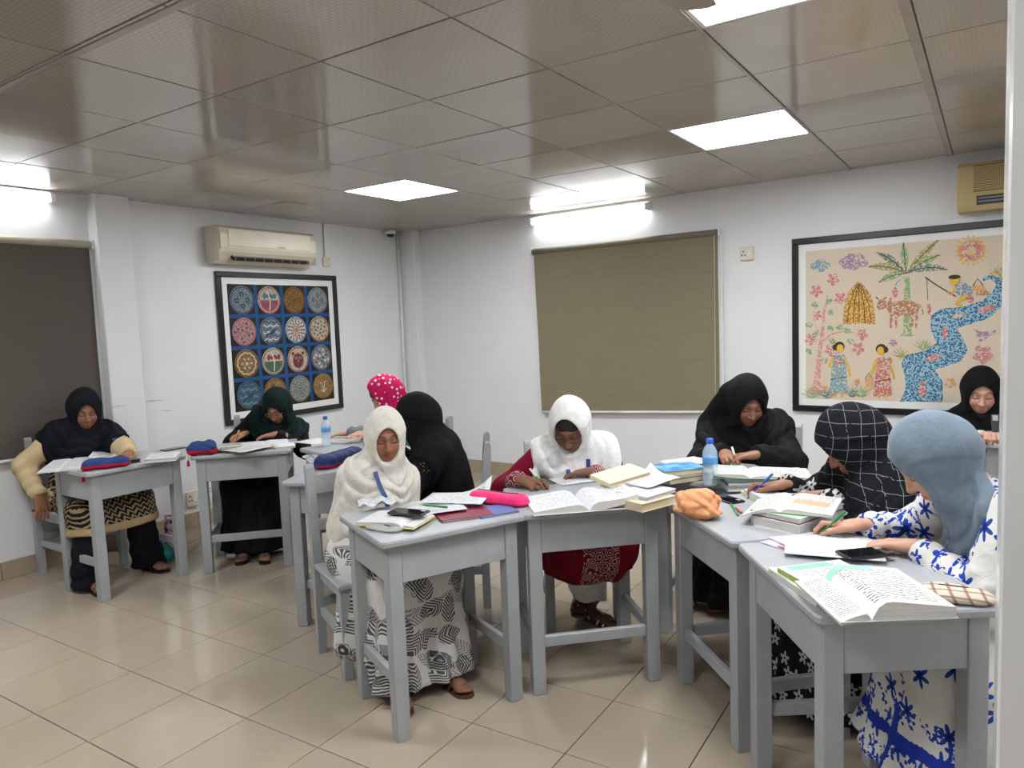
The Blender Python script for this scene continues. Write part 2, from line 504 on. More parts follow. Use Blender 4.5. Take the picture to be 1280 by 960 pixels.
M_OLTUBE = simple('olive_roller', srgb(118, 112, 95), .5, .4); M_SILV = simple('cream_roller', srgb(176, 168, 150), .35, .5)
tl, tr, br, bl = on_back(667, 316, .045), on_back(896.5, 289, .045), on_back(900, 515, .045), on_back(677.5, 515, .045)
tz = (tl.z + tr.z) / 2; tl.z = tz; tr.z = tz
offn = BN * .045
bt, L, n, d = blind('roller_blind', 'olive beige woven roller blind pulled down over the back window', [tl - offn, tr - offn, br - offn, bl - offn], BN, M_OLIVE, M_OLTUBE, M_FRAME)
MB().tube([L(tr - offn) + n * .06 + d * (-.02) + Vector((0, 0, -.02)), L(br - offn) + n * .06 + d * (-.03) + Vector((0, 0, .05))], .004, 6).build('pull_chain', M_SILV, bt)
# window behind it
def window(name, c0, c1, n, z0, z1, out=.05):
    """frame around a pane between wall points c0, c1 (xy)"""
    c0, c1 = Vector((c0[0], c0[1], 0)), Vector((c1[0], c1[1], 0)); d = (c1 - c0); Lw = d.length; d.normalize(); n = Vector(n)
    R = Matrix.Rotation(math.atan2(d.y, d.x), 3, 'Z'); mid = (c0 + c1) / 2
    f = MB(); zc = (z0 + z1) / 2; h = z1 - z0; b = .04
    for cx, cz, dx, dz in ((0, h / 2 - b / 2, Lw, b), (0, -h / 2 + b / 2, Lw, b), (Lw / 2 - b / 2, 0, b, h - 2 * b), (-Lw / 2 + b / 2, 0, b, h - 2 * b), (0, 0, .03, h - 2 * b)):
        f.box(R @ Vector((cx, 0, cz)), (dx, .03, dz), R=R, bev=.003)
    o = f.build(name, M_FRAME, loc=(mid.x + n.x * .016, mid.y + n.y * .016, zc)); tag(o, kind='structure')
    for s in (-1, 1):
        MB().box(R @ Vector((s * (Lw / 4 - .01), 0, 0)), (Lw / 2 - .08, .006, h - 2 * b - .004), R=R).build('pane', M_GLASS, o)
    return o
x0, x1 = bl.x - .02, br.x + .03
window('window_1', (x0, back_y(x0)), (x1, back_y(x1)), BN, .735, 2.13)
window('window_2', (XL, 1.02), (XL, 2.618), (1, 0, 0), .735, 2.12)
P_l = [Vector((XL, 2.59, 2.14)), Vector((XL, 1.05, 2.14)), Vector((XL, 1.05, .755)), Vector((XL, 2.59, .755))]
blind('roller_blind', 'dark taupe roller blind with cream roller over the window beside the white pier', [P_l[1], P_l[0], P_l[3], P_l[2]], (1, 0, 0), M_TAUPE, M_SILV, M_FRAME)

# ---- air conditioners
M_CREAM = simple('aged_cream_plastic', srgb(218, 210, 190), .22, .5, var=.05, scale=4)
M_YELL = simple('yellowed_plastic', srgb(188, 168, 120), .4, .45, var=.05, scale=4)
M_BLACK = simple('black_plastic', (.012, .012, .013), .35, .5)
M_GREY = simple('grey_plastic', (.30, .30, .31), .4, .5)
def extrude_profile(mb, prof, L, mi=0):
    """profile in (y, z), extruded along x from -L/2 to L/2"""
    n = len(prof); vs = [Vector((-L / 2, p[0], p[1])) for p in prof] + [Vector((L / 2, p[0], p[1])) for p in prof]
    fs = [tuple(range(n)), tuple(reversed(range(n, 2 * n)))] + [(i, n + i, n + (i + 1) % n, (i + 1) % n) for i in range(n)]
    mb.add(vs, fs, mi); return mb
A_L = on_left(274, 278, XL + .20); A_R = on_left(394, 291, XL + .20)
acw = A_R.y - A_L.y
acb = on_left(274, 328, XL + .18).z; act = on_left(276, 281, XL + .16).z
ac = thing('air_conditioner', 'cream wall mounted split air conditioner above the picture of painted plates', 'air conditioner', (XL, (A_L.y + A_R.y) / 2, acb), math.pi / 2)
h = act - acb
prof = [(0, .02), (0, h), (-.15, h), (-.185, h - .02), (-.20, h - .07), (-.20, h * .42), (-.185, h * .30), (-.13, .03), (-.09, 0), (-.03, 0)]
extrude_profile(MB(), prof, acw).build('casing', M_CREAM, ac)
MB().box((0, -.2025, h * .68), (acw * .86, .006, h * .46), bev=.004).build('front_panel', M_CREAM, ac)
MB().box((.02, -.1615, h * .165), (acw * .80, .02, h * .20), R=Matrix.Rotation(-.83, 3, 'X')).build('air_outlet', M_BLACK, ac)
for k in range(2):
    MB().box((.02, -.176 + k * .022, h * (.20 - k * .09)), (acw * .79, .028, .006), R=Matrix.Rotation(-.6, 3, 'X')).build('louver', M_CREAM, ac)
for k in range(9): MB().box((-acw * .36 + k * acw * .095, -.168, h * .165), (.006, .022, .055), R=Matrix.Rotation(-.83, 3, 'X')).build('vane', M_GREY, ac)
MB().box((.10, -.2065, h * .50), (.075, .002, .011)).build('badge', M_GREY, ac)
for s in (-1, 1): MB().box((s * (acw / 2 + .004), -.10, h * .5), (.008, .17, h * .86), bev=.003).build('end_cover', M_CREAM, ac)

B_ = [on_back(1197, 208, .18), on_back(1197, 265, .18)]
ac2w = .80; h2 = B_[0].z - B_[1].z + .01
c2 = B_[0] - BN * .18 + BT * (ac2w / 2)
ac2 = thing('air_conditioner', 'yellowed wall air conditioner with ribbed grille above the river picture', 'air conditioner', (c2.x, c2.y, B_[1].z), math.atan2(BT.y, BT.x))
prof = [(0, 0), (0, h2), (-.16, h2), (-.18, h2 - .02), (-.18, .03), (-.16, 0)]
extrude_profile(MB(), prof, ac2w).build('casing', M_YELL, ac2)
for k in range(15): MB().box((.03, -.1815, h2 * (.42 + k * .034)), (ac2w * .86, .006, h2 * .016)).build('grille_slat', M_YELL, ac2)
MB().box((.03, -.1795, h2 * .66), (ac2w * .86, .004, h2 * .56)).build('grille_back', simple('dark_yellowed_plastic', srgb(128, 108, 62), .5, .4), ac2)
MB().box((.04, -.176, h2 * .20), (ac2w * .84, .014, h2 * .19)).build('air_outlet', M_BLACK, ac2)
for k in range(2): MB().box((.04, -.184, h2 * (.17 + .07 * k)), (ac2w * .82, .012, .006)).build('louver', M_GREY, ac2)
MB().box((.06, -.1825, h2 * .345), (.07, .002, .012)).build('badge', M_GREY, ac2)

# ---- sockets, cable, pipe, dome camera
def socket(label, p, n_dir, wd=.085, ht=.085, holes=True, name='wall_socket'):
    t = thing(name, label, 'socket', p, math.atan2(n_dir[1], n_dir[0]) + math.pi / 2)
    MB().box((0, -.012, 0), (wd, .024, ht), bev=.004).build('face_plate', M_CREAM, t)
    MB().box((wd * .18, -.026, 0), (wd * .26, .008, ht * .4), bev=.002).build('rocker', M_WHITE, t)
    if holes:
        for q in ((-.25, .16), (-.12, -.12), (-.36, -.12)): MB().box((wd * q[0], -.0245, ht * q[1]), (.010, .003, .010)).build('pin_hole', M_BLACK, t)
    return t
p = on_left(408, 328, XL + .012); socket('small cream switch box on the wall beside the air conditioner', (XL, p.y, p.z), (1, 0), .085, .085, False, 'switch_box')
cb = MB().tube([(XL + .008, p.y - .015, p.z + .05), (XL + .008, p.y - .012, 2.38), (XL + .008, p.y - .01, CEIL - .003)], .005, 6).build('power_cable', M_GREY); tag(cb, 'thin cable running up the wall from the switch box', 'cable')
p = on_back(934, 317, .01); socket('cream wall socket between the olive blind and the river picture', p - BN * .01, (BN.x, BN.y), .10, .10)
p = on_left(240, 623, XL + .01); socket('low cream wall socket near the floor, closer to the white pier', (XL, p.y, p.z), (1, 0), .09, .12)
p = on_left(260, 620, XL + .01); socket('low cream wall socket near the floor behind the desk of the dark green headscarf', (XL, p.y, p.z), (1, 0), .09, .12)
pp = MB().tube([(XL + .02, 5.73, CEIL - .01), (XL + .02, 5.73, .13)], .016, 10).build('wall_pipe', M_FRAME, smooth=True); tag(pp, 'thin white pipe running down the wall in the room corner', 'pipe')
q = on_left(488, 292, XL + .10)
dc = thing('dome_camera', 'small white dome security camera under the ceiling in the corner', 'camera', (q.x, q.y, CEIL - .006))
MB().lathe([(.05, 0), (.055, -.012), (.055, -.035), (.045, -.042)], 18).build('camera_base', M_WHITE, dc, smooth=True)
MB().lathe([(.040, -.042), (.036, -.056), (.024, -.068), (.006, -.073)], 18).build('dome', M_BLACK, dc, smooth=True)

# ---- ceiling fan
hub = Vector((-.60, 1.13, 0))
fan = thing('ceiling_fan', 'ceiling fan with a brownish blade hanging near the top light panel', 'fan', (hub.x, hub.y, CEIL - .01))
M_FAN = simple('brownish_fan_enamel', srgb(150, 140, 128), .3, .5)
MB().tube([(0, 0, 0), (0, 0, -.16)], .013, 10).build('down_rod', M_FAN, fan)
MB().lathe([(.02, .0), (.06, -.005), (.06, -.03), (.02, -.06)], 18).build('canopy_cup', M_FAN, fan, smooth=True)
MB().lathe([(.03, -.15), (.10, -.17), (.125, -.195), (.125, -.225), (.09, -.25), (.03, -.262)], 24).build('motor', M_FAN, fan, smooth=True)
for k in range(3):
    g = math.pi / 2 + k * 2 * math.pi / 3 + .03
    R = Matrix.Rotation(g - math.pi / 2, 4, 'Z') @ Matrix.Rotation(.17, 4, 'Y')
    mb = MB(); pts = [(-.035, .13), (-.05, .25), (-.066, .60), (-.058, .655), (-.02, .675), (.03, .675), (.058, .655), (.066, .60), (.05, .25), (.035, .13)]
    mb.prism(pts, -.004, .004, M=Matrix.Translation((0, 0, -.215)) @ R)
    mb.build('fan_blade', M_FAN, fan)
# ================================================================== PICTURES
M_BFRAME = simple('black_picture_frame', (.010, .010, .011), .3, .5)
M_MAT = simple('white_picture_mount', (.78, .78, .77), .6, .3, var=.02)
class Draw:
    """flat printed shapes on a wall plane: origin o, axes a (right), b (up), n (into the room)"""
    def __init__(s, o, a, n): s.o, s.a, s.b, s.n = Vector(o), Vector(a), Vector((0, 0, 1)), Vector(n); s.mb = MB(); s.mats = []; s.k = 0
    def mi(s, m):
        if m not in s.mats: s.mats.append(m)
        return s.mats.index(m)
    def poly(s, pts, m, step=True):
        if step: s.k += 1
        off = .0160 + .00003 * s.k
        vs = [s.a * p[0] + s.b * p[1] + s.n * off for p in pts]
        s.mb.add(vs, [tuple(range(len(vs)))], s.mi(m))
    def fan(s, pts, m):                    # star-shaped outline about its mean
        s.k += 1; off = .0160 + .00003 * s.k
        c = (sum(p[0] for p in pts) / len(pts), sum(p[1] for p in pts) / len(pts))
        vs = [s.a * p[0] + s.b * p[1] + s.n * off for p in [c] + list(pts)]; n = len(pts)
        s.mb.add(vs, [(0, 1 + i, 1 + (i + 1) % n) for i in range(n)], s.mi(m))
    def ell(s, c, rx, ry, m, rot=0, n=18, wob=0, ph=0):
        pts = []
        for i in range(n):
            g = 2 * math.pi * i / n; k = 1 + wob * math.sin(5 * g + ph)
            x, y = rx * k * math.cos(g), ry * k * math.sin(g)
            pts.append((c[0] + x * math.cos(rot) - y * math.sin(rot), c[1] + x * math.sin(rot) + y * math.cos(rot)))
        s.fan(pts, m)
    def ring(s, c, r0, r1, m, n=24, wav=0, nw=8):
        s.k += 1; off = .0160 + .00003 * s.k; vs = []
        for i in range(n):
            g = 2 * math.pi * i / n; k = 1 + wav * math.sin(nw * g)
            for r in (r0 * k, r1 * k): vs.append(s.a * (c[0] + r * math.cos(g)) + s.b * (c[1] + r * math.sin(g)) + s.n * off)
        s.mb.add(vs, [(2 * i, 2 * i + 1, (2 * i + 3) % (2 * n), (2 * i + 2) % (2 * n)) for i in range(n)], s.mi(m))
    def line(s, pts, w, m, w2=None):
        s.k += 1; off = .0160 + .00003 * s.k; vs = []; n = len(pts)
        for i, p in enumerate(pts):
            q0, q1 = pts[max(i - 1, 0)], pts[min(i + 1, n - 1)]
            dx, dy = q1[0] - q0[0], q1[1] - q0[1]; l = math.hypot(dx, dy) or 1
            ww = (w + ((w2 if w2 is not None else w) - w) * i / max(1, n - 1)) / 2
            for sg in (-1, 1): vs.append(s.a * (p[0] - sg * dy / l * ww) + s.b * (p[1] + sg * dx / l * ww) + s.n * off)
        s.mb.add(vs, [(2 * i, 2 * i + 1, 2 * i + 3, 2 * i + 2) for i in range(n - 1)], s.mi(m))
    def build(s, name, parent): return s.mb.build(name, s.mats, parent)
def picture(name, label, o, a, n, w, h, fw, mw, bg):
    a, n = Vector(a), Vector(n); t = thing(name, label, 'picture', o)
    R = Matrix.Rotation(math.atan2(a.y, a.x), 3, 'Z')
    f = MB(); d_ = .032
    for cx, cz, dx, dz in ((w / 2, h - fw / 2, w, fw), (w / 2, fw / 2, w, fw), (fw / 2, h / 2, fw, h - 2 * fw), (w - fw / 2, h / 2, fw, h - 2 * fw)):
        f.box(a * cx + Vector((0, 0, cz)) + n * d_ / 2, (dx, d_, dz), R=R, bev=.004)
    f.build('frame', M_BFRAME, t)
    f = MB()
    for cx, cz, dx, dz in ((w / 2, h - fw * 1.5, w - 2 * fw, fw * .35), (w / 2, fw * 1.5, w - 2 * fw, fw * .35)):
        pass
    MB().box(a * (w / 2) + Vector((0, 0, h / 2)) + n * .008, (w - 2 * fw, .012, h - 2 * fw), R=R).build('mount', M_MAT, t)
    i = fw + mw
    MB().box(a * (w / 2) + Vector((0, 0, h / 2)) + n * .0145, (w - 2 * i, .002, h - 2 * i), R=R).build('print_paper', bg, t)
    dr = Draw((0, 0, 0), a, n); dr.k = 0
    return t, dr

def stitch(name, col, bgc=srgb(205, 190, 170), scale=75, dens=.60):
    nm = 'print_' + name
    if nm in MATS: return MATS[nm]
    col = tuple(c * .80 + b * .20 for c, b in zip(col, bgc)) if name != 'river' else col
    t = NT(nm); co = t.coord(); v = t.voro(co, scale, 1.0)
    m = t.math('LESS_THAN', v.outputs['Distance'], dens)
    t.set(t.mix(m, bgc, col), .6, spec=.2); MATS[nm] = t.m; return t.m
def flat(name, col):
    return simple('print_' + name, col, .6, .2, var=.10, scale=40)

# ---------- plates picture on the left wall
y0 = on_left(268.5, 337, XL + .03); y1 = on_left(420.5, 346, XL + .03); yb0 = on_left(285, 531, XL + .03); yb1 = on_left(430, 511, XL + .03)
pw = (y1.y - y0.y + yb1.y - yb0.y) / 2; pz0 = (yb0.z + yb1.z) / 2; pz1 = (y0.z + y1.z) / 2; py = (y0.y + yb0.y) / 2
M_NAVY = simple('print_navy_grid', srgb(28, 30, 34), .5, .3, var=.2, scale=20)
t, dr = picture('framed_picture', 'black framed picture of sixteen painted round plates in a blue grid', (XL, py, pz0), (0, 1, 0), (1, 0, 0), pw, pz1 - pz0, .045, .055, M_NAVY)
ph = pz1 - pz0; inn = .10; cw = (pw - 2 * inn) / 4; ch = (ph - 2 * inn) / 4
blue = flat('cobalt_bar', srgb(36, 78, 128))
for k in range(1, 4):
    dr.line([(inn + cw * k, inn), (inn + cw * k, ph - inn)], .032, blue)
    dr.line([(inn, inn + ch * k), (pw - inn, inn + ch * k)], .032, blue)
PC = dict(sky=(122, 140, 150), pink=(178, 142, 146), cream=(196, 184, 164), ochre=(150, 122, 80), gold=(140, 108, 58), grey=(150, 152, 152), navy=(52, 68, 98), red=(132, 60, 60), green=(84, 112, 92), rose=(156, 92, 104), brown=(100, 68, 38), teal=(70, 115, 130), olive=(125, 130, 80), white=(210, 205, 195))
def pm(n, s=60):
    return stitch('p_' + n, srgb(*PC[n]), tuple(c * .55 for c in srgb(*PC[n])), s, .55)
def pf(n): return flat('f_' + n, srgb(*PC[n]))
spec = [['sky', 'navy', 'olive', 'fl'], ['cream', 'rose', 'teal', 'half'], ['gold', 'brown', 'brown', 'swirl'], ['grey', 'teal', 'rose', 'fl'],
        ['pink', 'rose', 'brown', 'dots'], ['sky', 'navy', 'white', 'wave'], ['white', 'teal', 'ochre', 'mandala'], ['cream', 'red', 'green', 'dots'],
        ['ochre', 'brown', 'cream', 'rings'], ['cream', 'green', 'red', 'half'], ['cream', 'red', 'navy', 'face'], ['grey', 'navy', 'white', 'dots'],
        ['teal', 'navy', 'sky', 'wave'], ['ochre', 'brown', 'olive', 'fl'], ['grey', 'green', 'rose', 'swirl'], ['ochre', 'gold', 'white', 'fl']]
for k, (c0, c1, c2, kind) in enumerate(spec):
    r, c = divmod(k, 4); cx, cy = inn + cw * (c + .5), ph - inn - ch * (r + .5); R0 = min(cw, ch) * .455
    dr.ell((cx, cy), R0, R0, pf('brown'), n=28); dr.ell((cx - .002, cy + .003), R0 * .97, R0 * .97, pm(c0, 70), n=28)
    dr.ring((cx, cy), R0 * .86, R0 * .93, pf(c1), n=32, wav=.03 if kind in ('rings', 'mandala') else 0)
    if kind == 'fl':
        for q in range(4):
            g = q * 1.6 + k; fx, fy = cx + R0 * .42 * math.cos(g), cy + R0 * .42 * math.sin(g)
            for pt in range(5): dr.ell((fx + R0 * .13 * math.cos(pt * 1.257), fy + R0 * .13 * math.sin(pt * 1.257)), R0 * .1, R0 * .075, pf(c1), rot=pt * 1.257, n=8)
            dr.ell((fx, fy), R0 * .07, R0 * .07, pf('ochre'), n=8); dr.line([(cx, cy - R0 * .5), (fx * .5 + cx * .5, fy), (fx, fy)], R0 * .05, pf(c2))
    elif kind == 'half':
        dr.poly([(cx + R0 * .8 * math.cos(g), cy + R0 * .8 * math.sin(g)) for g in [math.pi + i * math.pi / 12 for i in range(13)]], pm(c1, 80))
        for q in range(4): dr.ell((cx + R0 * (.5 - q * .3), cy + R0 * .3), R0 * .14, R0 * .22, pf(c2), rot=q, n=10)
        dr.line([(cx - R0 * .1, cy + R0 * .6), (cx + R0 * .1, cy), (cx, cy - R0 * .7)], R0 * .08, pf('white'))
    elif kind == 'swirl':
        for q in range(3):
            dr.line([(cx + R0 * (.12 + .055 * i) * math.cos(i * .55 + q * 2.1), cy + R0 * (.12 + .055 * i) * math.sin(i * .55 + q * 2.1)) for i in range(12)], R0 * .09, pf(c1), R0 * .03)
        dr.ell((cx, cy), R0 * .12, R0 * .12, pf(c2), n=10)
    elif kind == 'dots':
        for q in range(19):
            g = q * 2.4; rr = R0 * .78 * math.sqrt((q + .5) / 19); dr.ell((cx + rr * math.cos(g), cy + rr * math.sin(g)), R0 * .10, R0 * .08, pf((c1, c2, c0)[q % 2]), rot=g, n=8)
    elif kind == 'wave':
        for q in range(6): dr.line([(cx + R0 * (-.7 + .14 * i) * math.sqrt(max(.05, 1 - (.2 * q - .5) ** 2)), cy + R0 * (.6 - .24 * q) + R0 * .07 * math.sin(i * 1.5 + q)) for i in range(11)], R0 * .06, pf(c2 if q % 2 else c1))
        dr.ell((cx + R0 * .1, cy - R0 * .1), R0 * .34, R0 * .13, pf(c1), rot=.5, n=12); dr.poly([(cx - R0 * .2, cy - R0 * .25), (cx - R0 * .5, cy - R0 * .5), (cx - R0 * .45, cy - R0 * .15)], pf(c1))
    elif kind == 'mandala':
        for rr, n_, cc in ((.72, 16, c1), (.5, 12, 'rose'), (.3, 10, c2)):
            for q in range(n_): g = q * 2 * math.pi / n_; dr.ell((cx + R0 * rr * math.cos(g), cy + R0 * rr * math.sin(g)), R0 * .13, R0 * .07, pf(cc), rot=g, n=8)
        dr.ell((cx, cy), R0 * .16, R0 * .16, pf('ochre'), n=12)
    elif kind == 'rings':
        dr.ring((cx, cy), R0 * .70, R0 * .78, pf('cream'), n=48, wav=.06, nw=12); dr.ring((cx, cy), R0 * .56, R0 * .6, pf(c1), n=48, wav=.08, nw=12)
        for q in range(6): g = q * 1.047; dr.ell((cx + R0 * .36 * math.cos(g), cy + R0 * .36 * math.sin(g)), R0 * .1, R0 * .06, pf('cream'), rot=g, n=8)
        dr.ell((cx, cy), R0 * .12, R0 * .12, pf('cream'), n=10)
    else:
        dr.ell((cx, cy - R0 * .08), R0 * .5, R0 * .56, pm(c1, 70), n=16)
        for s in (-1, 1): dr.ell((cx + s * R0 * .2, cy + R0 * .12), R0 * .14, R0 * .09, pf('sky'), n=10); dr.ell((cx + s * R0 * .2, cy + R0 * .12), R0 * .05, R0 * .06, pf('navy'), n=8); dr.ell((cx + s * R0 * .46, cy + R0 * .46), R0 * .14, R0 * .14, pf('brown'), n=8)
        dr.poly([(cx - R0 * .08, cy), (cx + R0 * .08, cy), (cx, cy - R0 * .3)], pf('ochre')); dr.ell((cx, cy - R0 * .45), R0 * .2, R0 * .08, pf(c2), n=10)
dr.build('printed_plates', t)

# ---------- river picture on the back wall
a0 = on_back(989.5, 299, .03); a1 = on_back(990.5, 513.5, .03)
rw, rh = 1.86, a0.z - a1.z
ro = (a0 + a1) / 2 - BN * .03; ro.z = a1.z
M_PAPER = stitch('paper', srgb(205, 190, 168), srgb(212, 198, 178), 120, .4)
t, dr = picture('framed_picture', 'black framed folk picture of a village river with palm tree, cow and women', ro, BT, BN, rw, rh, .045, .05, M_PAPER)
def W(cx, cy):      # reading of the photograph: crop pixel to a place on the picture
    p = on_back(970 + cx * .375, 170 + cy * .375, .016) - ro
    return (p.dot(BT), p.z)
SX = (W(500, 600)[0] - W(400, 600)[0]) / 100
def P(*pts): return [W(*p) for p in pts]
def S(n): return {'teal': stitch('teal', srgb(70, 150, 170)), 'purple': stitch('purple', srgb(150, 110, 160)), 'green': stitch('green', srgb(110, 165, 95)), 'dgreen': stitch('dgreen', srgb(60, 120, 110)), 'olive': stitch('olive', srgb(150, 150, 60)), 'pink': stitch('pink', srgb(200, 95, 120)), 'red': stitch('red', srgb(190, 70, 80)), 'orange': stitch('orange', srgb(215, 145, 50)), 'yellow': stitch('yellow', srgb(220, 185, 60)), 'brown': stitch('brown', srgb(165, 95, 50)), 'river': stitch('river', srgb(45, 100, 145), srgb(150, 185, 195), 85, .50), 'skin': flat('skin', srgb(215, 175, 70)), 'dark': flat('dark', srgb(70, 50, 45)), 'hut': stitch('hut', srgb(150, 100, 40), srgb(215, 175, 95), 80, .5), 'blue': stitch('blue', srgb(60, 130, 170)), 'trunk': stitch('trunk', srgb(205, 130, 125))}[n]
def E(c, rx, ry, m, rot=0, n=16, wob=0): dr.ell(W(*c), rx * SX, ry * SX, S(m), -rot, n, wob)
def LN(pts, w, m, w2=None): dr.line(P(*pts), w * SX, S(m), w2 * SX if w2 else None)
def flower(c, r, m='pink', mc='red'):
    for q in range(5): E((c[0] + r * .6 * math.cos(q * 1.257 + .3), c[1] + r * .6 * math.sin(q * 1.257 + .3)), r * .5, r * .36, m, rot=q * 1.257 + .3, n=8)
    E(c, r * .25, r * .25, mc, n=8)
# river
left = [(412, 886), (432, 845), (430, 800), (418, 760), (432, 730), (500, 716), (536, 690), (516, 645), (516, 600), (550, 575), (620, 570), (690, 548), (722, 520), (735, 495), (715, 478), (690, 484)]
right = [(556, 886), (556, 820), (530, 778), (560, 770), (615, 752), (640, 715), (622, 672), (602, 642), (640, 630), (710, 608), (750, 570), (768, 520), (770, 488), (750, 468), (720, 462), (690, 470)]
dr.k += 1
for (l0, l1, r0, r1) in zip(left, left[1:], right, right[1:]): dr.poly(P(l0, r0, r1, l1), S('river'), step=False)
for (x, y, L_, a) in ((700, 577, 34, -.35), (605, 600, 24, -.1), (562, 652, 26, 1.5), (522, 740, 32, -.3), (487, 848, 34, -1.5), (509, 575, 24, 1.5)):
    E((x, y), L_ * .75, L_ * .36, 'red', a, 12); E((x, y), L_ * .5, L_ * .2, 'pink', a, 10)
    tx, ty = x + L_ * .95 * math.cos(a), y + L_ * .95 * math.sin(a); px, py_ = -math.sin(a), math.cos(a)
    dr.poly(P((x + L_ * .55 * math.cos(a), y + L_ * .55 * math.sin(a)), (tx + px * L_ * .3, ty + py_ * L_ * .3), (tx - px * L_ * .3, ty - py_ * L_ * .3)), S('red'))
# clouds, sun
for dx, dy, r in ((-18, 4, 18), (0, -8, 20), (20, 2, 16), (2, 12, 18)): E((148 + dx, 430 + dy), r, r * .8, 'teal', n=12)
for dx, dy, r in ((-30, 2, 20), (-8, -12, 22), (18, -10, 22), (34, 6, 18), (2, 12, 26), (-20, 16, 18)): E((257 + dx, 418 + dy), r, r * .8, 'purple', n=12)
for q in range(18): g = q * .349; dr.poly(P((650 + 42 * math.cos(g - .13), 383 + 42 * math.sin(g - .13)), (650 + 62 * math.cos(g), 383 + 56 * math.sin(g)), (650 + 42 * math.cos(g + .13), 383 + 42 * math.sin(g + .13))), S('yellow'), step=(q == 0))
E((650, 383), 43, 40, 'orange', n=20); E((650, 383), 32, 30, 'pink', n=18); E((650, 383), 17, 16, 'yellow', n=14)
# palm
dr.poly(P((428, 470), (446, 470), (452, 655), (462, 668), (412, 668), (424, 655)), S('green'))
for tip, m, bend in (((335, 388), 'dgreen', -18), ((424, 354), 'green', 0), ((542, 347), 'olive', -10), ((548, 396), 'green', -14), ((572, 446), 'dgreen', -26), ((308, 436), 'olive', -20), ((342, 488), 'green', -14)):
    b = (434, 458); mx, my = (b[0] + tip[0]) / 2, (b[1] + tip[1]) / 2 + bend
    cv = [(b[0] * (1 - u) ** 2 + 2 * mx * u * (1 - u) + tip[0] * u * u, b[1] * (1 - u) ** 2 + 2 * my * u * (1 - u) + tip[1] * u * u) for u in [i / 8 for i in range(9)]]
    w_ = [3, 8, 17, 23, 26, 25, 20, 12, 3]
    up, dn = [], []
    for i, p in enumerate(cv):
        q0, q1 = cv[max(i - 1, 0)], cv[min(i + 1, 8)]; dx, dy = q1[0] - q0[0], q1[1] - q0[1]; l = math.hypot(dx, dy)
        up.append((p[0] - dy / l * w_[i] / 2, p[1] + dx / l * w_[i] / 2)); dn.append((p[0] + dy / l * w_[i] / 2, p[1] - dx / l * w_[i] / 2))
    dr.k += 1
    for i in range(8): dr.poly(P(up[i], up[i + 1], dn[i + 1], dn[i]), S(m), step=False)
    LN(cv, 2.5, 'dark')
LN([(425, 470), (402, 490), (397, 505)], 4, 'teal'); E((397, 521), 11, 20, 'pink')
# hut
dr.fan(P((224, 626), (228, 570), (240, 525), (262, 497), (274, 485), (292, 499), (315, 530), (327, 575), (331, 626)), S('hut'))
for u in (0, 20, 40, -20, -40): LN([(277 + u, 624), (277 + u * .8, 560), (276 + u * .15, 495)], 2.5, 'dark')
LN([(224, 626), (228, 570), (240, 525), (262, 497), (274, 485), (292, 499), (315, 530), (327, 575), (331, 626), (224, 626)], 3.5, 'brown')
# cow
E((425, 575), 56, 31, 'brown'); E((352, 562), 17, 22, 'brown', .3); LN([(370, 560), (395, 570)], 30, 'brown')
for x in (385, 402, 455, 470): LN([(x, 590), (x - 2, 640)], 11, 'brown', 8)
LN([(478, 560), (490, 585), (488, 596)], 5, 'brown'); LN([(342, 545), (333, 537)], 4, 'dark'); LN([(360, 543), (368, 538)], 4, 'dark'); E((346, 557), 3, 3, 'dark', n=6); E((380, 548), 5, 12, 'red', .3, 8)
# tree
LN([(130, 856), (140, 790), (146, 715), (156, 650), (160, 590), (172, 530)], 26, 'trunk', 5); LN([(148, 690), (182, 662), (225, 650), (262, 656)], 9, 'trunk', 3); LN([(152, 665), (136, 640), (124, 600)], 7, 'trunk', 3)
dr.poly(P((100, 858), (128, 820), (146, 820), (170, 858)), S('trunk'))
for c in ((190, 478), (135, 517), (215, 542), (137, 597), (117, 677), (287, 660), (183, 715), (273, 708)): flower(c, 22 if c[1] != 597 else 17)
for x, y, a in ((130, 562, .5), (178, 552, -.6), (182, 587, 1.2), (110, 630, .3), (132, 660, -1), (182, 642, .6), (188, 683, .4), (213, 637, -.3), (236, 648, .2), (110, 718, .9), (160, 748, -.3), (250, 685, .5)):
    E((x, y), 15, 11, 'green', a, 10); LN([(x - 12 * math.cos(a), y - 12 * math.sin(a)), (x + 12 * math.cos(a), y + 12 * math.sin(a))], 2, 'dgreen')
# women
def woman(x, y, m_top, m_skirt, s=1):
    E((x + 4 * s, y - 60), 19, 20, 'dark'); E((x + 6 * s, y - 54), 13, 17, 'skin'); E((x - 12 * s, y - 58), 8, 12, 'dark')
    dr.poly(P((x - 18, y - 30), (x + 20, y - 34), (x + 24, y + 10), (x - 20, y + 16)), S(m_top))
    dr.poly(P((x - 22, y + 10), (x + 24, y + 6), (x + 32, y + 92), (x - 30, y + 96)), S(m_skirt))
    LN([(x - 16, y - 26), (x - 30, y + 6), (x - 10, y + 14)], 9, 'skin', 7); LN([(x + 20, y - 28), (x + 34, y + 10), (x + 40, y + 40)], 9, 'skin', 6)
    for q in (-12, 12): LN([(x + q, y + 92), (x + q, y + 106)], 8, 'skin')
    LN([(x - 26, y + 50), (x + 28, y + 40)], 3, 'dark')
woman(208, 762, 'blue', 'teal'); E((210, 752), 14, 14, 'brown')
woman(355, 770, 'pink', 'red', -1); E((368, 748), 20, 18, 'brown'); LN([(335, 745), (318, 790), (310, 806)], 8, 'skin', 6)
dr.poly(P((296, 808), (324, 808), (318, 846), (302, 846)), S('orange')); LN([(298, 808), (310, 790), (322, 808)], 2.5, 'dark')
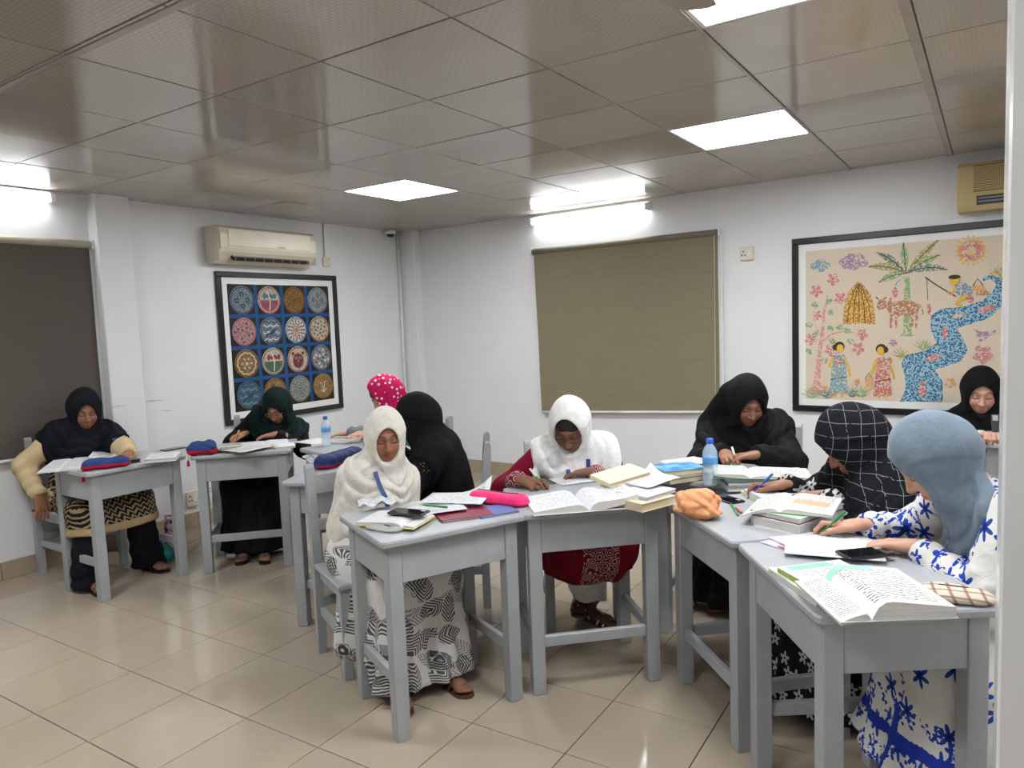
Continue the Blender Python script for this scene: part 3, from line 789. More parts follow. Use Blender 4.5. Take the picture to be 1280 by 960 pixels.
# fisherman
LN([(497, 470), (540, 500), (600, 535)], 4, 'dark'); LN([(503, 474), (506, 548)], 1.8, 'dark')
E((595, 482), 16, 18, 'skin'); E((595, 470), 19, 8, 'dark'); E((624, 512), 30, 24, 'blue', .7); LN([(600, 505), (585, 530), (570, 520)], 8, 'skin'); LN([(640, 530), (615, 545), (600, 560), (622, 566)], 16, 'skin', 9); E((645, 545), 14, 12, 'red')
dr.poly(P((655, 500), (690, 495), (708, 528), (670, 535)), S('orange')); LN([(657, 500), (672, 475), (690, 497)], 3, 'dark'); E((690, 525), 20, 10, 'brown')
# bird, small plants
E((695, 660), 26, 9, 'purple', -.2); dr.poly(P((690, 655), (655, 640), (680, 668)), S('purple')); dr.poly(P((690, 665), (668, 690), (706, 672)), S('purple')); dr.poly(P((715, 655), (738, 640), (730, 660)), S('purple'))
flower((690, 727), 32, 'pink', 'red'); flower((391, 688), 14, 'purple', 'yellow'); flower((580, 822), 18, 'orange', 'yellow'); flower((269, 820), 13, 'orange', 'red'); flower((165, 838), 9, 'orange', 'red')
for cx, cy, m in ((415, 740, 'olive'), (492, 712, 'green'), (255, 868, 'dgreen'), (285, 868, 'green'), (120, 872, 'green'), (170, 872, 'dgreen'), (740, 470, 'olive')):
    for q in range(7): g = -2.7 + q * .38; LN([(cx, cy), (cx + 20 * math.cos(g), cy + 24 * math.sin(g)), (cx + 38 * math.cos(g), cy + 36 * math.sin(g))], 7, m, 1.5)
# the stretch of the print behind the column: second palm and bushes
for tip in ((860, 430), (930, 400), (1000, 440), (1020, 500), (850, 500)): LN([(935, 520), ((935 + tip[0]) / 2, (520 + tip[1]) / 2 - 20), tip], 20, 'green', 4)
LN([(935, 520), (938, 760)], 22, 'olive')
dr.build('printed_scene', t)
# ================================================================== DESKS AND CHAIRS
def paint_mat():
    t = NT('grey_furniture_paint'); co = t.n('ShaderNodeNewGeometry').outputs['Position']
    mp = t.n('ShaderNodeMapping'); mp.inputs['Scale'].default_value = (14, 14, 2); t.l(co, mp.inputs[0])
    a = t.noise(mp.outputs[0], 1.0, 4, .6); b = t.noise(co, 5, 3)
    c = t.ramp(t.math('ADD', t.math('MULTIPLY', a, .5), t.math('MULTIPLY', b, .5)), [(.3, srgb(150, 154, 158)), (.7, srgb(168, 172, 175))])
    sp = t.noise(co, 55, 4, .7)
    c = t.mix(t.math('GREATER_THAN', sp, .735), c, srgb(92, 88, 84))
    t.set(c, t.math('ADD', .26, t.math('MULTIPLY', a, .2)), spec=.5)
    t.bump(t.math('ADD', a, t.math('MULTIPLY', t.noise(co, 90, 2), .3)), .12, .003)
    return t.m
M_PAINT = paint_mat()
DTOP = .755
def desk(label, c, f, front_bar=False, w=.60, d=.485):
    """c = floor centre, f = the way the sitter looks; local +y is the side away from the sitter"""
    t = thing('school_desk', label, 'desk', (c[0], c[1], 0), rz_of(f), 'grey wooden school desks')
    mb = MB(); r = .022; pts = []
    for sx, sy, g0 in ((1, 1, 0), (-1, 1, 90), (-1, -1, 180), (1, -1, 270)):
        for k in range(4):
            g = math.radians(g0 + k * 30); pts.append((sx * (w / 2 - r) + r * math.cos(g), sy * (d / 2 - r) + r * math.sin(g)))
    ins = [(p[0] * .988, p[1] * .986) for p in pts]; n = len(pts); vs = []
    for zz, q in ((DTOP - .024, ins), (DTOP - .019, pts), (DTOP - .006, pts), (DTOP, ins)): vs += [(p[0], p[1], zz) for p in q]
    fs = [tuple(reversed(range(n))), tuple(range(3 * n, 4 * n))] + [(l * n + i, l * n + (i + 1) % n, (l + 1) * n + (i + 1) % n, (l + 1) * n + i) for l in range(3) for i in range(n)]
    mb.add(vs, fs).build('desktop', M_PAINT, t)
    lx, ly = w / 2 - .058, d / 2 - .056; lh = DTOP - .024
    for sx in (-1, 1):
        for sy in (-1, 1):
            MB().box((sx * lx, sy * ly, lh / 2), (.054, .054, lh), bev=.003).build('leg', M_PAINT, t)
    ah = .145; az = lh - ah / 2
    for sy in (-1, 1): MB().box((0, sy * (ly + .012), az), (2 * lx - .054, .02, ah if sy > 0 else .03) if sy > 0 else (2 * lx - .054, .02, .03), bev=.002).build('apron', M_PAINT, t) if sy > 0 else MB().box((0, -(ly + .012), lh - .13), (2 * lx - .054, .02, .03), bev=.002).build('apron', M_PAINT, t)
    for sx in (-1, 1): MB().box((sx * (lx + .012), 0, az), (.02, 2 * ly - .054, ah), bev=.002).build('apron', M_PAINT, t)
    MB().box((0, 0, lh - .138), (2 * lx - .01, 2 * ly - .01, .012)).build('book_shelf', M_PAINT, t)
    for sx in (-1, 1): MB().box((sx * lx, 0, .215), (.024, 2 * ly - .054, .045), bev=.003).build('stretcher', M_PAINT, t)
    if front_bar: MB().box((0, ly, .215), (2 * lx - .054, .024, .045), bev=.003).build('stretcher', M_PAINT, t)
    return t
def chair(label, c, f, sh=.43):
    t = thing('wooden_chair', label, 'chair', (c[0], c[1], 0), rz_of(f), 'grey wooden classroom chairs')
    hw = .185
    MB().box((0, .0, sh - .012), (.41, .40, .024), bev=.005).build('seat', M_PAINT, t)
    for s in (-1, 1):
        MB().box((s * (hw - .015), .155, (sh - .024) / 2), (.042, .042, sh - .024), bev=.003).build('leg', M_PAINT, t)
        mb = MB(); vs = []; pr_ = [(-.018, 0), (-.018, sh), (-.05, .84)]
        for (oy, z) in [(-.175, 0), (-.175, sh), (-.205, .80), (-.21, .87), (-.212, .885)]:
            hw_ = .021 if z < .86 else (.017 if z < .88 else .008)
            for a, b in ((-1, -1), (1, -1), (1, 1), (-1, 1)): vs.append((s * (hw - .0) + a * .02, oy + b * hw_, z))
        fs = [(3, 2, 1, 0), (16, 17, 18, 19)] + [(l * 4 + i, l * 4 + (i + 1) % 4, l * 4 + 4 + (i + 1) % 4, l * 4 + 4 + i) for l in range(4) for i in range(4)]
        mb.add(vs, fs).build('back_post', M_PAINT, t)
        MB().box((s * (hw - .008), -.01, .20), (.022, .29, .04), bev=.002).build('stretcher', M_PAINT, t)
        MB().box((s * (hw - .012), -.01, sh - .05), (.02, .29, .05), bev=.002).build('seat_rail', M_PAINT, t)
    MB().box((0, .155, sh - .05), (2 * hw - .07, .02, .05), bev=.002).build('seat_rail', M_PAINT, t)
    MB().box((0, -.175, .24), (2 * hw - .04, .02, .045), bev=.002).build('stretcher', M_PAINT, t)
    for z, hgt in ((.79, .09), (.60, .055)):
        y = -.175 - .03 * max(0, (z - sh)) / .37
        MB().box((0, y, z), (2 * hw - .04, .018, hgt), bev=.003).build('back_rail', M_PAINT, t)
    return t

def nrm(v): v = Vector(v); return v.normalized()
F = {k: nrm(v) for k, v in dict(P1=(1, .0), P2=(.70, -.71), P3=(-.25, -.97), P4=(-.91, -.41), P5=(.905, -.425), P6=(.68, -.73), P7=(.03, -1), P8=(-.73, -.68), P9=(-.82, -.57), P10=(-.06, -1)).items()}
DC = dict(P1=(-4.42, 2.285), P2=(-4.065, 2.935), P3=(-3.33, 3.20), P4=(-2.85, 2.68), P5=(-1.852, 2.16), P6=(-1.468, 2.692), P7=(-1.05, 3.375), P8=(-.735, 2.715), P9=(-.322, 2.225), P10=(.26, 4.845))
CC = {}; FC = dict(F)
off = dict(P1=.52, P2=.56, P3=.58, P4=.60, P5=.56, P6=.54, P7=.58, P8=.58, P9=.60, P10=.47)
for k in DC: CC[k] = Vector(DC[k]) - F[k] * off[k]
CC['P3'] += Vector((-.13, -.08)); CC['P6'] += Vector((.09, .05))
CC['P5'] = Vector((-2.365, 2.305)); CC['P4'] = Vector((-2.47, 3.06)); FC['P4'] = nrm((-.81, -.59))
who = dict(P1='the sitter with cream sleeves', P2='the sitter in the dark green headscarf', P3='the sitter in the pink polka dot headscarf', P4='the sitter in black leaning away from the camera', P5='the sitter in the white shawl and leaf print skirt', P6='the sitter in maroon with white scarf', P7='the sitter in plain black behind the water bottle', P8='the sitter in the black checked headscarf', P9='the sitter in the blue grey headscarf', P10='the sitter holding a phone under the river picture')
dl = dict(P1='grey wooden desk with a blue and red pouch beside the white pier', P2='grey wooden desk with low front bar before the dark green headscarf', P3='grey wooden desk with the small water bottle near the plates picture', P4='grey wooden desk with the navy and red pencil case, behind the white shawl',
          P5='grey wooden desk carrying the pink pencil case and black phone', P6='grey wooden desk with thick open notebook before the maroon sitter', P7='grey wooden desk with blue covered book and tall water bottle', P8='grey wooden desk carrying the orange pouch and stacked textbooks', P9='grey wooden desk carrying the open textbook and checked pouch', P10='grey wooden desk under the river picture, mostly behind the column')
for k in DC:
    desk(dl[k], DC[k], F[k], front_bar=k in ('P2', 'P6', 'P8'))
    chair('grey wooden chair under ' + who[k], CC[k], FC[k])
# ================================================================== SMOOTH SURFACES FROM DISTANCE FIELDS
def smin(a, b, k):
    if k <= 0: return np.minimum(a, b)
    h = np.maximum(k - np.abs(a - b), 0) / k
    return np.minimum(a, b) - h * h * k * .25
def smax(a, b, k): return -smin(-a, -b, k)

class SDF:
    def __init__(s, lo, hi, h):
        s.lo = np.array(lo, np.float32); s.h = h
        n = np.ceil((np.array(hi) - np.array(lo)) / h).astype(int) + 1
        s.n = n; s.F = np.full(tuple(n), .3, np.float32)
        s.ax = [(s.lo[i] + h * np.arange(n[i])).astype(np.float32) for i in range(3)]
    def win(s, lo, hi):
        sl = []
        for i in range(3):
            a = int(max(0, math.floor((lo[i] - s.lo[i]) / s.h))); b = int(min(s.n[i], math.ceil((hi[i] - s.lo[i]) / s.h) + 1))
            if b <= a: return None
            sl.append(slice(a, b))
        X = s.ax[0][sl[0]][:, None, None]; Y = s.ax[1][sl[1]][None, :, None]; Z = s.ax[2][sl[2]][None, None, :]
        return tuple(sl), X, Y, Z
    def put(s, sl, d, k, op):
        sub = s.F[sl]
        if op == 'u': s.F[sl] = smin(sub, d, k)
        elif op == 's': s.F[sl] = smax(sub, -d, k)
        else: s.F[sl] = smax(sub, d, k)
    def cone(s, a, b, ra, rb, k=.02, sq=None, op='u', pad=.03):
        a = np.array(a, float); b = np.array(b, float); R = max(ra, rb) * max(1, (sq[1] if sq else 1)) + pad + k
        w_ = s.win(np.minimum(a, b) - R, np.maximum(a, b) + R)
        if w_ is None: return s
        sl, X, Y, Z = w_
        px, py, pz = X - a[0], Y - a[1], Z - a[2]; ba = b - a
        if sq is not None:
            u, fac = np.array(sq[0], float), sq[1]; u = u / np.linalg.norm(u); g = 1 / fac - 1
            c = (px * u[0] + py * u[1] + pz * u[2]) * g
            px, py, pz = px + u[0] * c, py + u[1] * c, pz + u[2] * c; ba = ba + u * (ba @ u) * g
        bb = max(ba @ ba, 1e-9)
        t = np.clip((px * ba[0] + py * ba[1] + pz * ba[2]) / bb, 0, 1)
        d = np.sqrt((px - t * ba[0]) ** 2 + (py - t * ba[1]) ** 2 + (pz - t * ba[2]) ** 2) - (ra + (rb - ra) * t)
        s.put(sl, d.astype(np.float32), k, op); return s
    def chain(s, pts, rs, k=.01, **kw):
        for i in range(len(pts) - 1): s.cone(pts[i], pts[i + 1], rs[i], rs[i + 1], k, **kw)
        return s
    def ell(s, c, r, R=None, k=.02, op='u', pad=.03, full=False):
        c = np.array(c, float); r = np.array(r, float)
        if full: lo, hi = s.lo, s.lo + s.h * s.n
        else: m = max(r) + pad + k; lo, hi = c - m, c + m
        w_ = s.win(lo, hi)
        if w_ is None: return s
        sl, X, Y, Z = w_
        px, py, pz = X - c[0], Y - c[1], Z - c[2]
        if R is not None:
            R = np.array(R)
            px, py, pz = (px * R[0, i] + py * R[1, i] + pz * R[2, i] for i in range(3))
        k0 = np.sqrt((px / r[0]) ** 2 + (py / r[1]) ** 2 + (pz / r[2]) ** 2) + 1e-9
        k1 = np.sqrt((px / r[0] ** 2) ** 2 + (py / r[1] ** 2) ** 2 + (pz / r[2] ** 2) ** 2) + 1e-9
        s.put(sl, (k0 * (k0 - 1) / k1).astype(np.float32), k, op); return s
    def grid(s): return s.ax[0][:, None, None], s.ax[1][None, :, None], s.ax[2][None, None, :]
    def plane_above(s, z, k=.004): s.F = smax(s.F, (z - s.ax[2])[None, None, :], k); return s
    def plane_below(s, z, k=.004): s.F = smax(s.F, (s.ax[2] - z)[None, None, :], k); return s
    def mesh(s):
        """naive surface nets"""
        F = s.F; F[0], F[-1], F[:, 0], F[:, -1], F[:, :, 0], F[:, :, -1] = (np.maximum(q, .01) for q in (F[0], F[-1], F[:, 0], F[:, -1], F[:, :, 0], F[:, :, -1]))
        ins = F < 0; nx, ny, nz = F.shape
        cnt = np.zeros((nx - 1, ny - 1, nz - 1), np.int8)
        for dx in (0, 1):
            for dy in (0, 1):
                for dz in (0, 1): cnt += ins[dx:nx - 1 + dx, dy:ny - 1 + dy, dz:nz - 1 + dz]
        act = (cnt > 0) & (cnt < 8)
        ci = np.argwhere(act); idx = np.full(act.shape, -1, np.int32); idx[act] = np.arange(len(ci))
        acc = np.zeros((len(ci), 3), np.float32); num = np.zeros(len(ci), np.float32)
        corners = [(a, b, c) for a in (0, 1) for b in (0, 1) for c in (0, 1)]
        for A in corners:
            for ax in range(3):
                if A[ax]: continue
                B = list(A); B[ax] = 1
                fa = F[ci[:, 0] + A[0], ci[:, 1] + A[1], ci[:, 2] + A[2]]; fb = F[ci[:, 0] + B[0], ci[:, 1] + B[1], ci[:, 2] + B[2]]
                m = (fa < 0) != (fb < 0); t = np.where(m, fa / np.where(m, fa - fb, 1), 0)
                p = np.tile(np.array(A, np.float32), (len(ci), 1)); p[:, ax] += t
                acc += p * m[:, None]; num += m
        V = (ci + acc / np.maximum(num, 1)[:, None]) * s.h + s.lo
        Q = []
        for ax in range(3):
            sl0 = [slice(None)] * 3; sl1 = [slice(None)] * 3; sl0[ax] = slice(0, -1); sl1[ax] = slice(1, None)
            a, b = ins[tuple(sl0)], ins[tuple(sl1)]
            e = np.argwhere(a != b); o1, o2 = [q for q in range(3) if q != ax]
            ok = (e[:, o1] > 0) & (e[:, o2] > 0) & (e[:, o1] < F.shape[o1] - 1) & (e[:, o2] < F.shape[o2] - 1); e = e[ok]
            if not len(e): continue
            fl = a[e[:, 0], e[:, 1], e[:, 2]]
            def cell(d1, d2):
                c = e.copy(); c[:, o1] -= d1; c[:, o2] -= d2; return idx[c[:, 0], c[:, 1], c[:, 2]]
            q = np.stack([cell(1, 1), cell(0, 1), cell(0, 0), cell(1, 0)], 1)
            flip = fl if ax != 1 else ~fl
            q[~flip] = q[~flip][:, ::-1]; Q.append(q)
        Q = np.concatenate(Q) if Q else np.zeros((0, 4), np.int32)
        Q = Q[(Q >= 0).all(1)]
        return V.astype(np.float32), Q

def np_object(name, V, Q, mat, parent=None, attrs=None, cols=None):
    me = bpy.data.meshes.new(name); me.vertices.add(len(V)); me.vertices.foreach_set('co', V.astype(np.float32).ravel())
    me.loops.add(len(Q) * 4); me.loops.foreach_set('vertex_index', Q.astype(np.int32).ravel())
    me.polygons.add(len(Q)); me.polygons.foreach_set('loop_start', np.arange(0, len(Q) * 4, 4, dtype=np.int32))
    me.polygons.foreach_set('use_smooth', np.ones(len(Q), bool)); me.update(calc_edges=True); me.validate()
    for m in (mat if isinstance(mat, (list, tuple)) else [mat]): me.materials.append(m)
    for k, v in (attrs or {}).items():
        a = me.attributes.new(k, 'FLOAT', 'POINT'); a.data.foreach_set('value', v.astype(np.float32))
    for k, v in (cols or {}).items():
        a = me.color_attributes.new(k, 'FLOAT_COLOR', 'POINT'); a.data.foreach_set('color', np.concatenate([v, np.ones((len(v), 1))], 1).astype(np.float32).ravel())
    o = bpy.data.objects.new(name, me); COL.objects.link(o)
    if parent is not None: o.parent = parent
    return o
# ================================================================== PEOPLE
def cloth(name, col, rough=.85, wr=.35, sheen=.15, scale=26, col2=None):
    if name in MATS: return MATS[name]
    t = NT(name); co = t.coord()
    a = t.noise(co, scale, 3, .55, .6); b = t.noise(co, 420, 1)
    c2 = col2 or tuple(min(1, c * 1.18 + .002) for c in col)
    t.set(t.ramp(a, [(.3, col), (.7, c2)]), rough, spec=.14, sheen=sheen)
    t.bump(t.math('ADD', a, t.math('MULTIPLY', b, .15)), wr, .012); MATS[name] = t.m; return t.m
def skin_mat():
    t = NT('skin'); at_ = t.n('ShaderNodeAttribute'); at_.attribute_name = 'tint'
    co = t.coord(); nz = t.noise(co, 60, 3)
    hs = t.n('ShaderNodeHueSaturation'); t.l(at_.outputs['Color'], hs.inputs['Color']); t.l(t.math('ADD', .92, t.math('MULTIPLY', nz, .16)), hs.inputs['Value'])
    t.set(hs.outputs[0], .48, spec=.4); t.bump(t.noise(co, 350, 2), .06, .002)
    return t.m
M_SKIN = skin_mat()
M_HAIR = simple('dark_hair', (.010, .008, .007), .45, .4, var=.3, scale=90)
M_SOLE = simple('brown_leather', srgb(92, 58, 44), .55, .35, var=.15, scale=30)
M_BLKSOLE = simple('black_leather', (.015, .014, .014), .5, .35)

# ---------- head, in its own frame: y forward, z up, origin between the ears
def make_head():
    s = SDF((-.10, -.13, -.20), (.10, .14, .14), .0038)
    s.ell((0, -.012, .028), (.073, .093, .086), k=0)
    s.ell((0, .022, -.028), (.061, .068, .083), k=.03)
    s.ell((0, .050, -.088), (.030, .030, .026), k=.035)
    for q in (-1, 1):
        s.ell((q * .038, .052, -.036), (.026, .026, .026), k=.03)
        s.ell((q * .046, .012, -.070), (.020, .036, .028), k=.035)
        s.cone((q * .008, .083, .021), (q * .046, .064, .022), .0095, .007, k=.014)
        s.ell((q * .031, .094, -.001), (.019, .017, .0115), k=.012, op='s')
        s.ell((q * .031, .0705, -.002), (.0165, .0135, .0115), k=.003)
        s.ell((q * .0125, .096, -.040), (.008, .010, .007), k=.008)
    s.cone((0, .084, .008), (0, .106, -.036), .0075, .0105, k=.010)
    s.ell((0, .105, -.038), (.0105, .010, .009), k=.006)
    s.cone((-.015, .083, -.066), (.015, .083, -.066), .0055, .0055, k=.006); s.ell((0, .0885, -.0655), (.012, .006, .0055), k=.005)
    s.ell((0, .0865, -.0765), (.0165, .008, .0062), k=.005)
    s.cone((0, -.025, -.06), (0, -.045, -.17), .050, .052, k=.03)
    for q in (-1, 1): s.ell((q * .074, -.004, -.005), (.008, .018, .030), k=.006)
    return s.mesh()
HEADV, HEADQ = make_head()
def head_tint(base, lips=1.0):
    V = HEADV; base = np.array(base); C = np.tile(base, (len(V), 1)); x, y, z = np.abs(V[:, 0]), V[:, 1], V[:, 2]
    def mixin(m, col): C[:] = C * (1 - m[:, None]) + np.array(col) * m[:, None]
    front = y > .03
    g = lambda d, w_: np.clip(1.4 - d / w_, 0, 1)
    # cheeks and nose a little warmer
    mixin(.25 * g(np.sqrt((x - .04) ** 2 + (z + .035) ** 2), .03) * front, base * np.array([1.12, .9, .88]))
    zb = .0240 + .0035 * np.sin(np.clip((x - .012) / .04, 0, 1) * 2.4) - .007 * np.clip((x - .034) / .02, 0, 1)
    mixin(.75 * g(np.abs(z - zb), .0036) * ((x > .011) & (x < .050)) * front, (.018, .012, .010))
    zl = -.0075 - .0035 * np.sin(np.clip((x - .014) / .034, 0, 1) * 3.14)
    mixin(.9 * g(np.abs(z - zl), .0030) * ((x > .013) & (x < .049)) * front, (.014, .010, .009))
    mixin(.35 * g(np.abs(z - .002), .005) * ((x > .014) & (x < .047)) * front, base * .55)
    lm = ((x / .0235) ** 2 + ((z + .0712) / .0115) ** 2) < 1
    mixin(.75 * lips * (lm & (y > .06)), (base[0] * .95 + .03, base[1] * .52, base[2] * .56))
    mixin(.8 * g(np.abs(z + .0708 - .002 * np.clip(1 - x / .01, 0, 1)), .0017) * ((x < .021) & (y > .06)), base * .22)
    mixin(.7 * g(np.sqrt((x - .007) ** 2 + (z + .0475) ** 2), .0036) * (y > .085), base * .25)
    return C

# ---------- right hands, wrist at the origin, fingers along +y, back of the hand up, thumb on -x
def make_hand(pose):
    s = SDF((-.085, -.16, -.085), (.06, .21, .06), .0038)
    s.cone((0, -.15, 0), (0, -.005, 0), .033, .0235, k=.01, sq=((0, 0, 1), .80))
    s.cone((0, -.02, 0), (0, .03, 0), .024, .026, k=.015, sq=((0, 0, 1), .70))
    z0 = .004 if pose == 'flat' else .0
    for x in (-.028, -.009, .010, .026): s.cone((x * .55, .012, 0), (x, .086, z0), .0165, .0115, k=.014)
    s.ell((-.020, .030, -.006), (.019, .030, .014), k=.014)
    if pose == 'flat':
        for x, l, sp, cv in ((-.029, .070, -.10, .2), (-.0095, .078, -.02, .22), (.0105, .072, .07, .24), (.028, .056, .17, .25)):
            p = np.array((x, .088, .003)); pts = [p]; a = -.08
            for q, f in enumerate((.44, .32, .24)):
                a -= cv * (q + .3) * .7; d = np.array((math.sin(sp) * math.cos(a), math.cos(sp) * math.cos(a), math.sin(a))); p = p + d * l * f; pts.append(p)
            s.chain(pts, (.0098, .0088, .0080, .0066), k=.005)
        s.chain([(-.026, .018, -.006), (-.050, .050, -.008), (-.060, .078, -.012), (-.060, .098, -.016)], (.0135, .0115, .0100, .0075), k=.008)
    elif pose == 'pen':
        s.chain([(-.029, .086, .003), (-.036, .122, .006), (-.034, .148, -.018), (-.030, .153, -.036)], (.0100, .0090, .0080, .0066), k=.005)
        s.chain([(-.0095, .088, .003), (-.013, .124, .0), (-.017, .138, -.028), (-.022, .138, -.045)], (.0100, .0090, .0080, .0066), k=.005)
        s.chain([(.0105, .086, .001), (.010, .118, -.008), (.004, .118, -.036), (-.004, .100, -.046)], (.0096, .0088, .0078, .0066), k=.005)
        s.chain([(.027, .080, -.002), (.027, .104, -.014), (.021, .102, -.038), (.012, .088, -.046)], (.0088, .0080, .0072, .0062), k=.005)
        s.chain([(-.026, .018, -.008), (-.052, .062, -.014), (-.050, .100, -.022), (-.040, .128, -.034)], (.0140, .0118, .0102, .0076), k=.008)
    else:                         # 'grip': fingers wrapped round something held in front
        for x, l in ((-.029, .9), (-.0095, 1), (.0105, .95), (.027, .8)):
            s.chain([(x, .086, .003), (x, .086 + .038 * l, -.004), (x, .086 + .042 * l, -.034 * l), (x, .086 + .018 * l, -.052 * l)], (.0100, .0090, .0080, .0066), k=.005)
        s.chain([(-.026, .018, -.008), (-.050, .055, -.020), (-.044, .090, -.032), (-.034, .108, -.036)], (.0140, .0118, .0102, .0078), k=.008)
    V, Q = s.mesh(); return V, Q
HANDS = {p: make_hand(p) for p in ('flat', 'pen', 'grip')}
PEN_T = np.array((-.030, .166, -.058)); PEN_D = np.array((-.006, -.070, .060)); PEN_D = PEN_D / np.linalg.norm(PEN_D)

def make_foot():
    s = SDF((-.06, -.10, -.01), (.06, .18, .14), .005)
    s.cone((0, -.045, .034), (0, -.02, .12), .030, .033, k=.02)
    s.cone((0, -.052, .030), (0, .075, .028), .029, .036, k=.02, sq=((0, 0, 1), .72))
    for x, y, r in ((-.026, .135, .012), (-.008, .136, .0098), (.007, .130, .0092), (.020, .121, .0086), (.031, .110, .0080)):
        s.cone((x * .8, .075, .022), (x, y, .016), r * 1.15, r, k=.008)
    return s.mesh()
FOOTV, FOOTQ = make_foot()

def rx(a): c, s = math.cos(a), math.sin(a); return np.array([[1, 0, 0], [0, c, -s], [0, s, c]])
def ry(a): c, s = math.cos(a), math.sin(a); return np.array([[c, 0, s], [0, 1, 0], [-s, 0, c]])
def rzm(a): c, s = math.cos(a), math.sin(a); return np.array([[c, -s, 0], [s, c, 0], [0, 0, 1]])
def unit(v): v = np.array(v, float); return v / (np.linalg.norm(v) + 1e-12)

PEOPLE = {}
def person(key, cfg):
    f = FC[key]; c = CC[key] + Vector(f) * cfg.get('slide', 0.0); rz = rz_of(f)
    root = thing('person', cfg['label'], 'person', (c.x, c.y, 0), rz, 'people seated at the desks')
    Mw = Matrix.Translation((c.x, c.y, 0)) @ Matrix.Rotation(rz, 4, 'Z'); Mi = Mw.inverted()
    loc = lambda p: np.array(Mi @ Vector(p))
    fine = cfg.get('fine', 1.0)
    # --- skeleton
    hp = np.array(cfg.get('hip', (0, -.03, .50)))
    tgt = c + Vector(f) * cfg['fo']
    hc = loc(at_dist(*cfg['head_px'], (tgt.x, tgt.y)))
    yaw = math.radians(cfg['hd']) - math.atan2(f[1], f[0])
    Rh = rzm(yaw) @ rx(-cfg['pitch']) @ ry(cfg.get('roll', 0))
    piv = hc + Rh @ np.array((0, -.035, -.095))
    td = unit(piv - hp); nb = piv - td * .05
    tw = cfg.get('twist', 0); xa = unit(np.array((math.cos(tw), math.sin(tw), 0)) - td * (td @ np.array((math.cos(tw), math.sin(tw), 0)))); fa = np.cross(td, xa); fa = -fa if fa[1] < 0 else fa
    S = cfg.get('S', 1.0); sw = cfg.get('sw', .152) * S
    shc = nb - td * cfg.get('sdrop', .045); sh = {'R': shc + xa * sw, 'L': shc - xa * sw}
    chest = hp + (nb - hp) * .66; waist = hp + (nb - hp) * .30
    # --- arms by two-bone IK
    arm = {}
    for sd, sg in (('R', 1), ('L', -1)):
        h = cfg['hands'][sd]
        if 'px' in h:
            hz = h.get('z', DTOP + .03); hw = at(h['px'][0], h['px'][1], hz); wc = loc(hw)
        else: wc = np.array(h['loc'], float)
        ang = h.get('ang')              # world heading of the fingers
        if ang is None: dd = unit((wc - sh[sd]) * np.array((1, 1, 0)) + np.array((-sg * .10, .05, 0)))
        else: g = math.radians(ang) - rz; dd = np.array((math.cos(g), math.sin(g), 0))
        pitch = h.get('tilt', -.12); dd = unit(dd * math.cos(pitch) + np.array((0, 0, math.sin(pitch))))
        wr = wc - dd * h.get('reach', .075)
        a, b = .265 * S, .235 * S; v = wr - sh[sd]; L = np.linalg.norm(v)
        if L > (a + b) * .985:
            L0 = L; vv = v / L; L = (a + b) * .985; a *= L0 / L; b *= L0 / L; L = L0 * .9999
        ca = (a * a + L * L - b * b) / (2 * a * L); ca = max(-1, min(1, ca))
        vn = v / np.linalg.norm(v); pole = np.array(h.get('pole', (sg * .8, -.25, -.7))); pole = unit(pole - vn * (pole @ vn))
        el = sh[sd] + vn * a * ca + pole * a * math.sqrt(max(0, 1 - ca * ca))
        zz = unit(np.array((0, 0, 1.)) - dd * dd[2]); rl = h.get('roll', .25 if h['pose'] == 'pen' else 0.0) * sg
        xx = np.cross(dd, zz); Rr = np.stack([xx, dd, zz], 1) @ ry(rl)
        arm[sd] = dict(el=el, wr=wr, R=Rr, pose=h['pose'], show=h.get('show', True), cfg=h)
    # --- legs
    kz = cfg.get('knee_z', .475)
    feet = cfg.get('feet', {'R': (.10, .36, .1), 'L': (-.10, .36, -.1)})
    kn = {sd: np.array(cfg.get('knees', {'R': (.105, .38, kz), 'L': (-.105, .38, kz)})[sd], float) for sd in 'RL'}
    hj = {'R': hp + np.array((.085, .02, -.02)), 'L': hp + np.array((-.085, .02, -.02))}
    ft = {sd: np.array((feet[sd][0], feet[sd][1], feet[sd][3] if len(feet[sd]) > 3 else 0.0)) for sd in 'RL'}
    # --- body: head and hands fine, the covered trunk and legs coarse
    base = np.array(cfg['skin']); VV = []; QQ = []; CCs = []; o = 0
    def addm(V, Q, C):
        nonlocal o
        VV.append(V); QQ.append(Q + o); CCs.append(C if C.ndim == 2 else np.tile(C, (len(V), 1))); o += len(V)
    addm((HEADV * S) @ Rh.T + hc, HEADQ, head_tint(base, cfg.get('lips', 1)))
    for sd, sg in (('R', 1), ('L', -1)):
        A = arm[sd]; V, Q = HANDS[A['pose']]; V = V * np.array((sg, 1, 1)) * .95 * S
        # forearm bends gently from the hand direction into the elbow direction
        back = unit(A['el'] - A['wr']); Vl = V @ A['R'].T; m = np.clip(-V[:, 1] / .14, 0, 1)[:, None] ** 1.2
        bd = unit(A['R'][:, 1]); Vl = Vl + m * (np.clip(-V[:, 1], 0, 1)[:, None]) * (back + bd)[None, :]
        addm(Vl + A['wr'], Q if sg > 0 else Q[:, ::-1], base * 1.02)
        fv = FOOTV * np.array((-sg, 1, 1)) * S * .98; addm(fv @ rzm(feet[sd][2]).T + ft[sd] + np.array((0, 0, .012)), FOOTQ if sg < 0 else FOOTQ[:, ::-1], base * np.array((.66, .70, .74)))
    sb = SDF((-.5, -.45, .05), (.5, .75, 1.15), .016)
    sb.cone(hp, chest, .105, .10, k=.05); sb.cone(chest, nb, .10, .045, k=.05); sb.cone(nb, piv, .045, .045, k=.03); sb.cone(sh['R'], sh['L'], .04, .04, k=.04)
